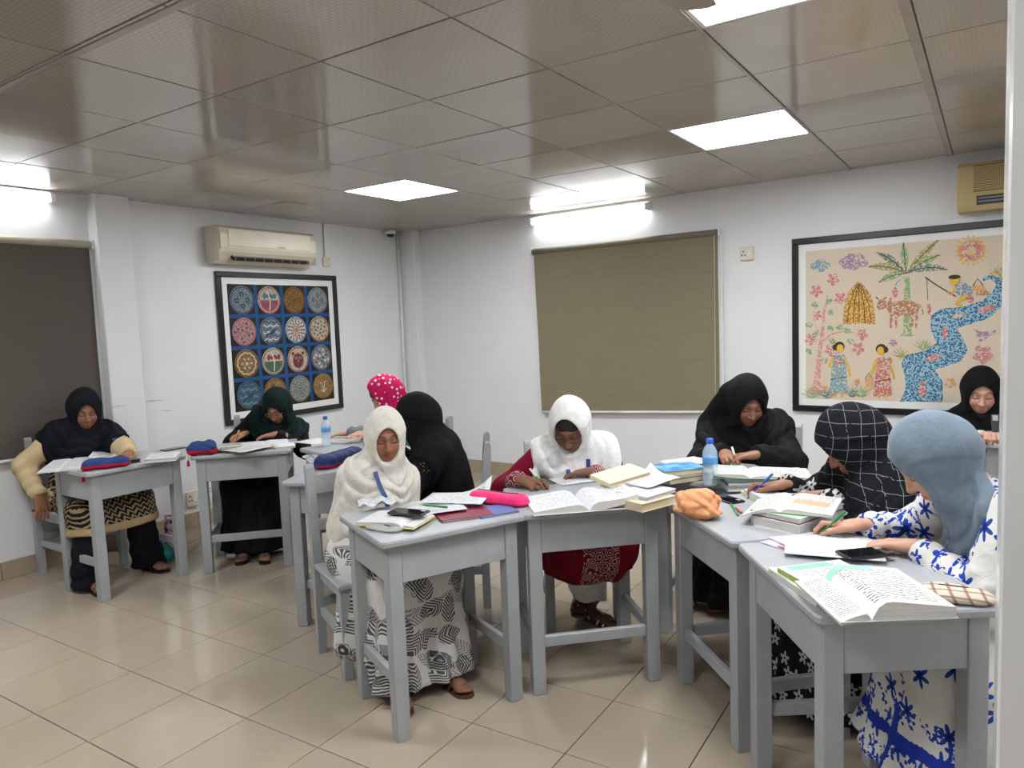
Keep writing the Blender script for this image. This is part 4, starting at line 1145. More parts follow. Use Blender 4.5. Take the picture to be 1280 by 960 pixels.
    for sd in 'RL':
        sb.cone(sh[sd], arm[sd]['el'], .040, .034, k=.03); sb.cone(arm[sd]['el'], arm[sd]['wr'] + (arm[sd]['el'] - arm[sd]['wr']) * .3, .034, .028, k=.02)
        sb.cone(hj[sd], kn[sd], .062, .05, k=.03); sb.cone(kn[sd], ft[sd] + np.array((0, -.02, .11)), .045, .03, k=.02)
    V, Q = sb.mesh(); addm(V, Q, base)
    np_object('body', np.concatenate(VV), np.concatenate(QQ), M_SKIN, root, cols={'tint': np.concatenate(CCs)})
    # --- garment field
    cuffs = {sd: arm[sd]['wr'] + (arm[sd]['el'] - arm[sd]['wr']) * cfg.get('cuff_back', .0) for sd in 'RL'}
    sl = cfg.get('sleeve', (.066, .056, .040)); wd = cfg.get('girth', 1.0)
    def torso(s, k=.05, g=0.0, arms=True, bottom=True):
        if bottom: s.cone(hp + np.array((0, -.01, -.01)), waist, .155 * wd + g, .138 * wd + g, k, sq=(fa, .80))
        s.cone(waist, chest, .138 * wd + g, .150 * wd + g, k, sq=(fa, .74)); s.cone(chest, shc, .150 * wd + g, .085 + g, k, sq=(fa, .72))
        s.cone(sh['R'], sh['L'], .056 + g, .056 + g, k); s.ell(chest + fa * .055 - td * .0, (.105 * wd + g, .085 + g, .085 + g), k=.05)
        s.cone(shc, nb + td * .03, .075 + g, .055 + g, k=.04)
        if arms:
            for sd in 'RL':
                s.cone(sh[sd], arm[sd]['el'], sl[0] + g, sl[1] + g, k=.04)
                if g == 0: s.cone(arm[sd]['el'], cuffs[sd], sl[1] + g, sl[2] + g, k=.03)
    rng = np.random.RandomState(abs(hash(key)) % 1000 if False else sum(map(ord, key)) * 7)
    def wrinkle(s, amp, fr=22):
        X, Y, Z = s.grid(); w_ = 0
        for q in range(4):
            k3 = rng.randn(3) * fr * (1 + .5 * q); ph = rng.rand(2) * 6.28
            w_ = w_ + np.sin(X * k3[0] + Y * k3[1] + Z * k3[2] + ph[0] + 1.2 * np.sin(X * k3[1] * .4 - Z * k3[0] * .5 + ph[1])) / (1 + .6 * q)
        s.F = s.F + (amp * w_).astype(np.float32)
    allp = np.array([hp, nb, sh['R'], sh['L'], arm['R']['el'], arm['L']['el'], arm['R']['wr'], arm['L']['wr'], kn['R'], kn['L'], ft['R'], ft['L']])
    lo, hi = allp.min(0) - .17, allp.max(0) + .17; lo[2] = max(lo[2], .0); lo[1] = min(lo[1], hp[1] - .22)
    hd = .0082 * fine
    def lower(s, hem, flare, lap=True):
        """lap and hanging skirt"""
        for sd in 'RL':
            s.cone(hj[sd], kn[sd], .098, .082, k=.09); s.cone(kn[sd], ft[sd] + np.array((0, -.02, .06)), .085, .085, k=.10)
        kc = (kn['R'] + kn['L']) / 2; fc_ = (ft['R'] + ft['L']) / 2; half = abs(kn['R'][0] - kn['L'][0]) / 2
        bot = np.array((fc_[0] * .6 + kc[0] * .4, min(fc_[1], kc[1]) * .8 + max(fc_[1], kc[1]) * .2 - .02, hem))
        s.cone(kc + np.array((0, -.03, -.02)), bot, .105, flare, k=.09, sq=((1, 0, 0), 1.45))
        s.cone((hp + kc) / 2 - np.array((0, 0, .03)), bot + np.array((0, -.08, .12)), .10, flare * .8, k=.08, sq=((1, 0, 0), 1.5))
        for (a, b, ra, rb) in cfg.get('skirt_extra', []): s.cone(a, b, ra, rb, k=.07)
        X, Y, Z = s.grid(); th = np.arctan2(X - bot[0], Y - bot[1]); fall = np.clip((.46 - Z) / .3, 0, 1)
        s.F = s.F + (fall * cfg.get('pleat', .010) * (np.sin(9 * th + 2 * np.sin(Z * 7)) + .5 * np.sin(17 * th + 3))).astype(np.float32)
        s.plane_above(hem)
    def attr(V):
        return cfg['attr'](V, dict(arm=arm, sh=sh, cuffs=cuffs, hp=hp, kn=kn, ft=ft, nb=nb, chest=chest)) if 'attr' in cfg else None
    # trousers
    if 'trousers' in cfg:
        s = SDF((min(lo[0], -.3), lo[1], .0), (max(hi[0], .3), hi[1] + .05, .66), hd)
        tz = cfg.get('trouser_hem', .07)
        for sd in 'RL':
            a_ = ft[sd] + np.array((0, -.03, .05))
            s.cone(hj[sd], kn[sd], .09, .078, k=.03); s.cone(kn[sd], a_, .078, cfg.get('trouser_w', .075), k=.02)
        X, Y, Z = s.grid(); s.F = s.F + (.006 * np.sin(Z * 60 + 4 * np.sin(X * 20)) * np.clip((.4 - Z) / .3, 0, 1)).astype(np.float32)
        wrinkle(s, .0018); s.plane_above(tz); V, Q = s.mesh(); np_object('trousers', V, Q, cfg['trousers'], root)
    # dress / tunic
    split = cfg.get('skirt')
    s = SDF(lo, hi + np.array((0, .06, 0)), hd); torso(s)
    if not split: lower(s, cfg.get('hem', .06), cfg.get('flare', .15))
    wrinkle(s, cfg.get('wr', .0026))
    X, Y, Z = s.grid()
    # bunched cloth rings on the sleeves
    for sd in 'RL':
        e_, w2 = arm[sd]['el'], cuffs[sd]; dv = w2 - e_; L2 = dv @ dv
        t_ = ((X - e_[0]) * dv[0] + (Y - e_[1]) * dv[1] + (Z - e_[2]) * dv[2]) / L2
        dist = np.sqrt((X - e_[0] - t_ * dv[0]) ** 2 + (Y - e_[1] - t_ * dv[1]) ** 2 + (Z - e_[2] - t_ * dv[2]) ** 2)
        s.F = s.F + (np.where((dist < .11) & (t_ > -.5) & (t_ < 1.2), .0032 * np.sin(t_ * 24 + 14 * dist * 3), 0)).astype(np.float32)
        # open cuff: stop the sleeve at the wrist
        dn = unit(dv); pl = (X - w2[0]) * dn[0] + (Y - w2[1]) * dn[1] + (Z - w2[2]) * dn[2]
        near = np.sqrt((X - w2[0]) ** 2 + (Y - w2[1]) ** 2 + (Z - w2[2]) ** 2) < .085
        s.F = np.where(near, smax(s.F, (pl - .012).astype(np.float32), .004), s.F)
    V, Q = s.mesh(); a_ = attr(V)
    dress_o = np_object(cfg.get('dress_name', 'dress'), V, Q, cfg['dress'], root, attrs={'pattern': a_} if a_ is not None else None)
    if split:
        s = SDF((min(lo[0], -.4), lo[1], 0), (max(hi[0], .4), hi[1] + .08, .66), hd); s.cone(hp + np.array((0, -.01, .0)), waist, .165 * wd, .13 * wd, .05, sq=(fa, .80)); lower(s, cfg.get('hem', .06), cfg.get('flare', .17)); wrinkle(s, .0022)
        V, Q = s.mesh(); np_object('skirt', V, Q, split, root)
    # --- headscarf
    hem = cfg.get('cape', dict(c=(0, .02, -.04), r=(.24, .25, .27)))
    cc_ = nb + np.array(hem['c']); cr = np.array(hem['r'])
    lo2 = np.minimum(np.maximum(np.minimum(cc_ - cr - .02, hc - .18), lo - .03), hc - .18); hi2 = np.maximum(np.minimum(np.maximum(cc_ + cr + .02, hc + .18), hi + .03), hc + .18)
    hh = .0060 * fine
    s = SDF(lo2, hi2, hh); torso(s, g=hem.get('g', .014), arms=hem.get('arms', True), bottom=cr[2] > .4)
    X, Y, Z = s.grid()
    if hem.get('solid'):       # loose cloth bridging arm and body
        for sd in 'RL':
            if sd in hem['solid']:
                b_ = (arm[sd]['el'] * .5 + chest * .5); s.cone(b_, b_ - np.array((0, 0, hem.get('drop', .22))), .085, .10, k=.08)
                s.cone(arm[sd]['el'], arm[sd]['el'] - np.array((0, -.02, hem.get('drop', .22))), .06, .075, k=.08, sq=((0, 1, 0), 1.2))
    s.ell(cc_, cr, op='i', k=.006, full=True)
    cp = hc + Rh @ np.array((0, .06, -.10)); dch = np.sqrt((X - cp[0]) ** 2 + (Y - cp[1]) ** 2 + (Z - cp[2]) ** 2)
    az = np.arctan2(X - cp[0], Y - cp[1] + .05); fd = np.clip((dch - .06) / .08, 0, 1)
    fold = cfg.get('fold', .0130)
    low_ = np.clip((dch - cfg.get('swag', .22)) / .12, 0, 1)
    s.F = s.F - (fd * fold * ((1 - low_) * np.abs(np.sin(dch * 58 + 1.3 * np.sin(2 * az + 1 + cfg.get('ph', 0)) + .9 * np.sin(az * 3))) + (.35 + .9 * low_) * np.abs(np.sin(az * 6.5 + 1.2 * np.sin(dch * 14) + Z * 6)) - .6)).astype(np.float32)
    hl = lambda p: hc + Rh @ (np.array(p) * S)
    k_ = cfg.get('full', 1.0)
    s.ell(hl((0, -.014, .016)), np.array((.0900, .113, .121)) * S * k_, R=Rh, k=.012)
    s.ell(hl((0, -.055, -.005)), np.array((.078, .075, .085)) * S * k_ * cfg.get('bun', 1.0), R=Rh, k=.04)
    s.cone(hl((0, -.015, -.06)), nb - td * .02, cfg.get('neck', (.080, .098))[0] * S, cfg.get('neck', (.080, .098))[1], k=.04)
    s.ell(hl((0, .026, -.118)), np.array((.072, .060, .040)) * S, R=Rh, k=.035)
    for sg in (-1, 1): s.cone(hl((sg * .060, .035, .02)), hl((sg * .050, .045, -.085)), .020, .024, k=.025)
    for e in cfg.get('drape', []):        # extra cloth masses: ('head'|'body', a, b, ra, rb, squash)
        fr_, a, b, ra, rb = e[:5]; tr_ = hl if fr_ == 'head' else (lambda p: nb + np.array(p))
        s.cone(tr_(a), tr_(b), ra, rb, k=.04, sq=e[5] if len(e) > 5 else None)
    # soft creases over the crown
    px_, py_, pz_ = (X - hc[0]), (Y - hc[1]), (Z - hc[2]); u_ = px_ * Rh[0, 0] + py_ * Rh[1, 0] + pz_ * Rh[2, 0]; v_ = px_ * Rh[0, 1] + py_ * Rh[1, 1] + pz_ * Rh[2, 1]; w_ = px_ * Rh[0, 2] + py_ * Rh[1, 2] + pz_ * Rh[2, 2]
    hd_ = np.sqrt(u_ ** 2 + v_ ** 2 + w_ ** 2)
    s.F = s.F + (np.clip((.17 - hd_) / .04, 0, 1) * .0016 * np.sin(np.arctan2(v_ - .06, w_ + .13) * 17 + 22 * np.abs(u_) + 1.5 * np.sin(u_ * 25))).astype(np.float32)
    sgn = cfg.get('wrap', 1)
    for (nx_, ny_, nz_, c0, hgt) in ((.62 * sgn, -.25, .74, .055, .0055), (-.75 * sgn, .10, .60, .085, .0050)):
        qd = u_ * nx_ + v_ * ny_ + w_ * nz_ + c0 + .010 * np.sin(u_ * 24 + v_ * 15)
        s.F = s.F - (np.clip(qd / .008, 0, 1) * hgt * np.clip((.24 - hd_) / .05, 0, 1)).astype(np.float32)
    for (cpt, crd) in cfg.get('carve', []): s.ell(hl(cpt), np.array(crd) * S, R=Rh, k=.02, op='s')
    ox, oz, ozc = cfg.get('open', (.056, .092, -.021))
    s.ell(hl((0, .105, ozc)), np.array((ox, .125, oz)) * S, R=Rh, k=.007, op='s')
    V, Q = s.mesh()
    hij = np_object('headscarf', V, Q, cfg['scarf'], root)
    if cfg.get('scarf_label'): hij['label'] = cfg['scarf_label']
    if cfg.get('hair'):
        s = SDF(hc - .15, hc + .15, .0045); s.ell(hl((0, -.010, .032)), np.array((.0775, .098, .090)) * S, R=Rh, k=0); s.ell(hl((0, .135, -.035)), np.array((.072, .09, .092)) * S, R=Rh, k=.01, op='s')
        s.ell(hl((0, .09, .125)), np.array((.0035, .09, .03)) * S, R=Rh, k=.004, op='s')
        V, Q = s.mesh(); np_object('hair', V, Q, M_HAIR, root)
    # --- glasses
    if cfg.get('glasses'):
        mb = MB()
        T3 = lambda p: Vector(hl(p))
        for sg in (-1, 1):
            pts = [T3((sg * .032 + .0235 * math.cos(g), .101 - abs(math.cos(g) + sg) * .0035 if True else 0, -.003 + .017 * math.sin(g) * (1 if math.sin(g) > 0 else 1.08))) for g in [i * 2 * math.pi / 20 for i in range(21)]]
            mb.tube(pts, .0017, 6)
            mb.tube([T3((sg * .055, .096, .002)), T3((sg * .066, .075, .003)), T3((sg * .076, .02, .003))], .0016, 5)
        mb.tube([T3((-.0085, .103, .0)), T3((0, .105, .003)), T3((.0085, .103, .0))], .0017, 5)
        mb.build('glasses', cfg['glasses'], root, smooth=True)
    # --- lanyard laid on the cloth in front
    if cfg.get('lanyard'):
        bvs = []
        for ob in (hij,):
            me = ob.data; bvs.append(BVHTree.FromPolygons([v.co.copy() for v in me.vertices], [tuple(p.vertices) for p in me.polygons]))
        fwd = Vector(fa); paths = cfg['lanyard']['paths']; mb = MB()
        for pth in paths:
            P3 = []
            pth = [(np.interp(q, range(len(pth)), [p_[0] for p_ in pth]), np.interp(q, range(len(pth)), [p_[1] for p_ in pth])) for q in np.linspace(0, len(pth) - 1, 22)]
            for (x, dz) in pth:
                o_ = Vector(nb + xa * x + np.array((0, 0, dz))) + Vector((0, 1, 0)) * .6; best = None
                for b_ in bvs:
                    hit = b_.ray_cast(o_, Vector((0, -1, 0)))
                    if hit[0] is not None and (best is None or hit[0].y > best.y): best = hit[0]
                if best is not None: P3.append(best + Vector((0, .008, 0)))
            for _ in range(2): P3 = [p_ if i_ in (0, len(P3) - 1) else Vector((p_.x, max(p_.y, (P3[i_ - 1].y + P3[i_ + 1].y) / 2), p_.z)) for i_, p_ in enumerate(P3)]
            if len(P3) > 1:
                vs = []; n = len(P3); wl_ = cfg['lanyard'].get('w', .009)
                for i, p in enumerate(P3):
                    tg_ = (P3[min(i + 1, n - 1)] - P3[max(i - 1, 0)]).normalized(); sd_ = tg_.cross(Vector((0, 1, 0))).normalized() * wl_
                    vs += [p - sd_, p + sd_, p + sd_ + Vector((0, -.003, 0)), p - sd_ + Vector((0, -.003, 0))]
                fs = []
                for i in range(n - 1):
                    for q in range(4): fs.append((4 * i + q, 4 * i + (q + 1) % 4, 4 * i + 4 + (q + 1) % 4, 4 * i + 4 + q))
                mb.add(vs, fs)
        if mb.v: mb.build('lanyard', cfg['lanyard']['mat'], root)
    # --- sandals
    for sd, sg in (('R', 1), ('L', -1)):
        if cfg.get('sandal'):
            sm, stm = cfg['sandal']; tr_ = lambda p: Vector(ft[sd] + rzm(feet[sd][2]) @ (np.array((p[0] * -sg, p[1], p[2])) * S))
            mb = MB(); out = [(-.036, .142), (-.015, .155), (.010, .148), (.034, .122), (.040, .085), (.034, .02), (.030, -.05), (.018, -.082), (-.018, -.082), (-.030, -.05), (-.030, .02), (-.038, .09)]
            n = len(out); vs = [tr_((x, y, 0.0)) for x, y in out] + [tr_((x, y, .012)) for x, y in out]
            mb.add(vs, [tuple(reversed(range(n))), tuple(range(n, 2 * n))] + [(i, (i + 1) % n, n + (i + 1) % n, n + i) for i in range(n)])
            so = mb.build('sandal', sm, root)
            for y0, zz in ((.055, .058), (.095, .048)): MB().tube([tr_((-.038, y0 - .012, .014)), tr_((-.026, y0, zz * .85)), tr_((0, y0 + .008, zz)), tr_((.026, y0, zz * .8)), tr_((.040, y0 - .015, .014))], .0055, 6).build('strap', stm, so)
            if cfg.get('thong'): MB().tube([tr_((-.012, .118, .016)), tr_((-.010, .100, .040)), tr_((-.004, .06, .062)), tr_((.0, .02, .075))], .004, 6).build('strap', stm, so)
            mb = MB(); mb.tube([tr_((-.030, -.02, .02)), tr_((-.024, -.035, .07)), tr_((0, -.07, .075)), tr_((.024, -.035, .07)), tr_((.030, -.02, .02))], .004, 6)
            mb.build('strap', stm, so)
    PEOPLE[key] = dict(root=root, arm=arm, Mw=Mw, S=S, hij=hij, nb=nb, hc=hc, Rh=Rh, hl=hl)
    return root

def pen_in_hand(key, sd, name, label, mats, length=.145, kind='pen'):
    """a pen resting in the fingers of a hand, tip on the paper"""
    A = PEOPLE[key]['arm'][sd]; Mw = PEOPLE[key]['Mw']; sg = 1 if sd == 'R' else -1; S = PEOPLE[key]['S'] * .95
    tip = Mw @ Vector(A['wr'] + A['R'] @ (PEN_T * np.array((sg, 1, 1)) * S)); d = (Mw.to_3x3() @ Vector(A['R'] @ (PEN_D * np.array((sg, 1, 1))))).normalized()
    t = thing(name, label, kind, tip)
    q = Vector((0, 0, 1)).rotation_difference(d).to_matrix().to_4x4()
    body, trim = mats
    MB().lathe([(.0008, 0), (.0032, .014), (.0045, .020), (.0045, length - .004), (.003, length)], 10, M=q).build('barrel', body, t, smooth=True)
    MB().lathe([(.0048, length * .70), (.0052, length * .71), (.0052, length * .99), (.004, length + .002)], 10, M=q).build('pen_cap', trim, t, smooth=True)
    return t
# ---------- printed and plain cloths
BLK = (.0045, .0045, .0055)
M_BLACKC = cloth('black_cloth', BLK, .75, .5, .0); M_BLACKC2 = cloth('soft_black_cloth', (.0055, .0055, .0065), .85, .6, .0, 34)
M_NAVYC = cloth('navy_black_cloth', (.006, .007, .011), .85, .5, .0)
M_DGREEN = cloth('dark_green_cloth', (.004, .013, .012), .85, .5, .0)
M_WHITEC = cloth('white_cotton', (.66, .66, .65), .9, .35, .1); M_CREAMC = cloth('cream_wool', (.60, .58, .52), .95, .5, .2, 30)
M_GREYBLUE = cloth('blue_grey_cloth', srgb(100, 114, 126), .85, .35, .2, 22)
M_LANY = simple('blue_lanyard', srgb(30, 66, 130), .5, .4, var=.25, scale=120)
M_TRW = cloth('pale_trouser_cloth', (.62, .62, .60), .9, .4, .1)
def base_cloth(name):
    t = NT(name); co = t.coord(); w_ = t.noise(co, 26, 3, .55, .6)
    t.bump(w_, .35, .012); t.set(rough=.88, spec=.14, sheen=.0); return t, co
def sep(t, co):
    n = t.n('ShaderNodeSeparateXYZ'); t.l(co, n.inputs[0]); return n.outputs
def comb(t, x, y, z):
    n = t.n('ShaderNodeCombineXYZ')
    for i, v in enumerate((x, y, z)):
        if isinstance(v, (int, float)): n.inputs[i].default_value = v
        else: t.l(v, n.inputs[i])
    return n.outputs[0]
def attr_of(t): a = t.n('ShaderNodeAttribute'); a.attribute_name = 'pattern'; return a.outputs['Fac']
def flower_mask(t, co, scale, r0=.22, amp=.10, petals=5, rand=.8):
    """little flowers on a flattened (x+y, z) cloth plane"""
    x, y, z = sep(t, co); uv = comb(t, t.math('ADD', x, t.math('MULTIPLY', y, .8)), z, 0)
    v = t.n('ShaderNodeTexVoronoi', voronoi_dimensions='2D'); v.inputs['Scale'].default_value = scale; v.inputs['Randomness'].default_value = rand; t.l(uv, v.inputs['Vector'])
    df = t.vmath('SUBTRACT', uv, v.outputs['Position'])
    dx, dy, _ = sep(t, df.outputs[0])
    an = t.math('ARCTAN2', dy, dx); rr = t.math('ADD', r0, t.math('MULTIPLY', t.math('SINE', t.math('MULTIPLY', an, petals)), amp))
    return t.math('LESS_THAN', v.outputs['Distance'], rr), v
def plaid():
    t, co = base_cloth('black_checked_cloth'); x, y, z = sep(t, co)
    def ln(v, p, o, wdt): return t.math('LESS_THAN', t.math('FRACT', t.math('ADD', t.math('DIVIDE', v, p), o)), wdt)
    nz = t.noise(co, 7, 2); zz = t.math('ADD', z, t.math('MULTIPLY', nz, .03)); yy = t.math('ADD', t.math('ADD', y, t.math('MULTIPLY', x, .35)), t.math('MULTIPLY', nz, .03)); xx = t.math('ADD', t.math('MULTIPLY', x, .9), t.math('MULTIPLY', z, .2))
    m = t.math('MAXIMUM', ln(zz, .046, .1, .040), ln(yy, .052, .3, .036), clamp=True)
    dash = t.math('GREATER_THAN', t.noise(co, 60, 2), .38)
    t.set(t.mix(t.math('MULTIPLY', t.math('MULTIPLY', m, dash), .38), (.008, .009, .012), (.55, .55, .56))); return t.m
def polka():
    t, co = base_cloth('pink_polka_dot_cloth'); v = t.voro(co, 32, .55)
    t.set(t.mix(t.math('LESS_THAN', v.outputs['Distance'], .30), srgb(196, 30, 92), (.75, .68, .70))); return t.m
def palm():
    t, co = base_cloth('leaf_print_cloth'); x, y, z = sep(t, co)
    nz_ = t.math('MULTIPLY', t.noise(co, 9, 2), .05); uv = comb(t, t.math('ADD', t.math('ADD', x, nz_), t.math('MULTIPLY', y, .9)), t.math('ADD', z, nz_), 0)
    def leaves(scale, ln_, wd_, fr):
        v = t.n('ShaderNodeTexVoronoi', voronoi_dimensions='2D'); v.inputs['Scale'].default_value = scale; t.l(uv, v.inputs['Vector'])
        s_ = t.vmath('SCALE', t.vmath('SUBTRACT', uv, v.outputs['Position']).outputs[0]); s_.inputs['Scale'].default_value = scale
        dx, dy, _ = sep(t, s_.outputs[0])
        r_, g_, b_ = sep(t, v.outputs['Color']); an = t.math('MULTIPLY', r_, 6.28); ca, sa = t.math('COSINE', an), t.math('SINE', an)
        al = t.math('ADD', t.math('MULTIPLY', dx, ca), t.math('MULTIPLY', dy, sa)); ac_ = t.math('ABSOLUTE', t.math('SUBTRACT', t.math('MULTIPLY', dy, ca), t.math('MULTIPLY', dx, sa)))
        q = t.math('DIVIDE', al, ln_); env = t.math('MULTIPLY', t.math('SUBTRACT', 1, t.math('MULTIPLY', q, q)), wd_)
        inside = t.math('LESS_THAN', ac_, env)
        st = t.math('LESS_THAN', t.math('FRACT', t.math('MULTIPLY', t.math('ADD', al, t.math('MULTIPLY', ac_, 1.1)), fr)), .60)
        return t.math('MULTIPLY', inside, st)
    a, b = leaves(9, .62, .34, 7), leaves(6.2, .60, .22, 9)
    c = t.mix(t.math('MULTIPLY', b, .65), (.62, .62, .60), (.10, .10, .11)); c = t.mix(t.math('MULTIPLY', a, .9), c, (.035, .035, .04)); t.set(c); return t.m
def blackflower():
    t, co = base_cloth('black_flowered_cloth'); m, _ = flower_mask(t, co, 14, .25, .11); m2, _ = flower_mask(t, co, 14, .07, 0)
    t.set(t.mix(t.math('MULTIPLY', m, t.math('SUBTRACT', 1, m2)), (.008, .008, .010), (.42, .42, .40))); return t.m
def goldspeck():
    t, co = base_cloth('black_cloth_with_gold_specks'); v = t.voro(co, 75, 1); reg = t.noise(co, 9, 2)
    m = t.math('MULTIPLY', t.math('LESS_THAN', v.outputs['Distance'], .26), t.math('MULTIPLY', attr_of(t), t.math('GREATER_THAN', reg, .50)))
    t.set(t.mix(m, (.0075, .0075, .0085), srgb(170, 130, 70))); return t.m
def blueembroid(name='white_cloth_with_blue_flowers'):
    t, co = base_cloth(name); a = attr_of(t)
    big, _ = flower_mask(t, co, 8.5, .21, .10, 6); mid, _ = flower_mask(t, co, 8.5, .09, .03, 6)
    den, v = flower_mask(t, co, 19, .34, .14, 5); den2 = t.math('LESS_THAN', t.noise(co, 60, 2, .5), .55)
    edge = t.math('GREATER_THAN', a, 1.5)
    c = t.mix(big, (.62, .61, .58), srgb(32, 66, 150)); c = t.mix(mid, c, srgb(20, 36, 96))
    dn = t.math('MULTIPLY', t.math('GREATER_THAN', a, .5), t.math('MULTIPLY', den, den2)); c = t.mix(dn, c, srgb(34, 62, 160)); c = t.mix(edge, c, srgb(38, 58, 158)); t.set(c); return t.m
def zigzag():
    t, co = base_cloth('cream_and_black_zigzag_cloth'); x, y, z = sep(t, co); a = attr_of(t)
    u = t.math('ADD', x, t.math('MULTIPLY', y, .8)); zg = t.math('ABSOLUTE', t.math('SUBTRACT', t.math('FRACT', t.math('MULTIPLY', u, 22)), .5))
    st = t.math('FRACT', t.math('ADD', t.math('MULTIPLY', z, 32), t.math('MULTIPLY', zg, 1.6))); m = t.math('GREATER_THAN', t.math('ADD', st, t.math('MULTIPLY', t.noise(co, 70, 2), .5)), .66)
    pc = t.mix(m, srgb(150, 130, 100), (.012, .012, .013)); c = t.mix(t.math('GREATER_THAN', a, .5), srgb(198, 178, 140), pc); c = t.mix(t.math('GREATER_THAN', a, 1.5), c, srgb(172, 148, 112)); t.set(c); return t.m
def maroon():
    t, co = base_cloth('maroon_cloth_with_white_print'); a = attr_of(t); x, y, z = sep(t, co)
    v = t.voro(co, 24, .6); ring = t.math('LESS_THAN', t.math('ABSOLUTE', t.math('SUBTRACT', t.math('FRACT', t.math('MULTIPLY', v.outputs['Distance'], 4.5)), .5)), .17)
    rib = t.math('LESS_THAN', t.math('FRACT', t.math('MULTIPLY', x, 90)), .2)
    c = t.mix(t.math('MULTIPLY', rib, .35), srgb(120, 14, 40), srgb(70, 8, 24)); c = t.mix(t.math('MULTIPLY', t.math('MULTIPLY', ring, t.math('GREATER_THAN', a, .5)), .8), c, (.55, .50, .50))
    t.set(c); return t.m
def greyteal():
    t, co = base_cloth('grey_teal_print_cloth'); n_ = t.noise(co, 34, 3, .6, 1); t.set(t.ramp(n_, [(.35, srgb(92, 104, 108)), (.55, srgb(120, 128, 130)), (.7, srgb(150, 110, 120))])); return t.m
def blackwhite():
    t, co = base_cloth('white_blouse_with_black_bands'); x, y, z = sep(t, co); t.set(t.mix(t.math('LESS_THAN', t.math('FRACT', t.math('MULTIPLY', z, 9)), .45), (.66, .65, .62), (.012, .012, .012))); return t.m

SK = srgb(142, 98, 76); SKL = srgb(186, 142, 120); SKD = srgb(122, 82, 64)
def z_of(px, py): return None
def cuff_attr(V, J, r=.10):
    d = np.full(len(V), 9.0)
    for sd in 'RL': d = np.minimum(d, np.linalg.norm(V - J['cuffs'][sd], axis=1))
    return (d < r).astype(float)
def a_p1(V, J):
    def seg(a, b):
        d = b - a; t = np.clip((V - a) @ d / (d @ d), 0, 1); return np.linalg.norm(V - a - t[:, None] * d, axis=1)
    e = np.full(len(V), 9.0)
    for sd in 'RL': e = np.minimum(e, np.minimum(seg(J['sh'][sd], J['arm'][sd]['el']), seg(J['arm'][sd]['el'], J['cuffs'][sd])))
    low = (V[:, 2] < .80) & (e > .085); hemb = V[:, 2] < .39
    return low * 1.0 + (low & hemb) * 1.0
def a_p6(V, J): return np.maximum(cuff_attr(V, J, .085), ((np.abs(V[:, 0]) < .085) & (V[:, 2] < .52)) * 1.0)
def a_p9(V, J):
    c = cuff_attr(V, J, .16); low = (V[:, 2] < .38) * 1.0; edge = ((V[:, 2] < .30) & (V[:, 2] > .265)) | ((np.abs(V[:, 0] + .05) < .012) & (V[:, 2] < .5))
    pan = ((np.abs(V[:, 0]) < .10) & (V[:, 1] > .03) & (V[:, 2] > .62)) * 1.0
    return np.maximum(np.maximum(c, low), pan) + edge * 1.0
def a_p4(V, J): return (V[:, 2] < .86) * 1.0

def wf(key, pts):           # feet given on the ground plan -> the sitter's frame
    f = FC[key]; c = CC[key]; M = (Matrix.Translation((c.x, c.y, 0)) @ Matrix.Rotation(rz_of(f), 4, 'Z')).inverted(); o = {}
    for sd, (x, y, a, z) in pts.items(): p = M @ Vector((x, y, 0)); o[sd] = (p.x, p.y, a, z)
    return o
LAP = {'R': dict(loc=(.06, .24, .64), pose='flat', ang=None, tilt=-.1, pole=(.15, -.5, -.9)), 'L': dict(loc=(-.06, .24, .64), pose='flat', ang=None, tilt=-.1, pole=(-.15, -.5, -.9))}

person('P1', dict(label='person in black headscarf and cream sleeves looking down, seated beside the dark taupe blind', head_px=(106, 512), fo=.06, hd=-18, pitch=.32, skin=SK, scarf=M_NAVYC, girth=1.12, S=.98,
    cape=dict(c=(0, .0, -.03), r=(.262, .26, .30), g=.018), dress=zigzag(), dress_name='tunic', attr=a_p1, hem=.34, flare=.17, trousers=M_NAVYC, trouser_w=.10, trouser_hem=.03,
    hands={'R': dict(loc=(.255, .06, .47), pose='flat', tilt=-1.35, ang=0, pole=(.5, -.5, -.3)), 'L': dict(px=(158, 570), pose='flat', ang=-40)}, feet=wf('P1', {'R': (-4.47, 2.10, -.15, 0), 'L': (-4.50, 2.48, .1, 0)}), knees={'R': (.16, .42, .47), 'L': (-.14, .42, .47)},
    sleeve=(.074, .064, .045), cuff_back=.05, fine=1.15, sandal=(M_BLKSOLE, M_BLKSOLE), lanyard=dict(paths=[[(-.055, -.05), (-.06, -.12), (-.058, -.20), (-.055, -.27)]], mat=M_LANY, w=.011)))
person('P2', dict(label='person in black robe and dark green headscarf with glasses writing with a pencil', head_px=(346, 508), fo=.16, hd=-62, pitch=.62, skin=srgb(158, 114, 92), scarf=M_DGREEN, S=.96,
    cape=dict(c=(0, .02, -.03), r=(.20, .25, .24)), dress=M_BLACKC, hem=.05, flare=.17, hands={'R': dict(px=(290, 547), pose='pen', ang=-88, reach=.10), 'L': dict(px=(333, 545), pose='flat', ang=-140)},
    feet=wf('P2', {'R': (-4.13, 2.92, -.1, 0), 'L': (-4.02, 2.98, .15, 0)}), glasses=simple('thin_gold_wire', srgb(190, 150, 110), .3, .5, metal=.6), fine=1.15, sandal=(M_BLKSOLE, M_SOLE)))
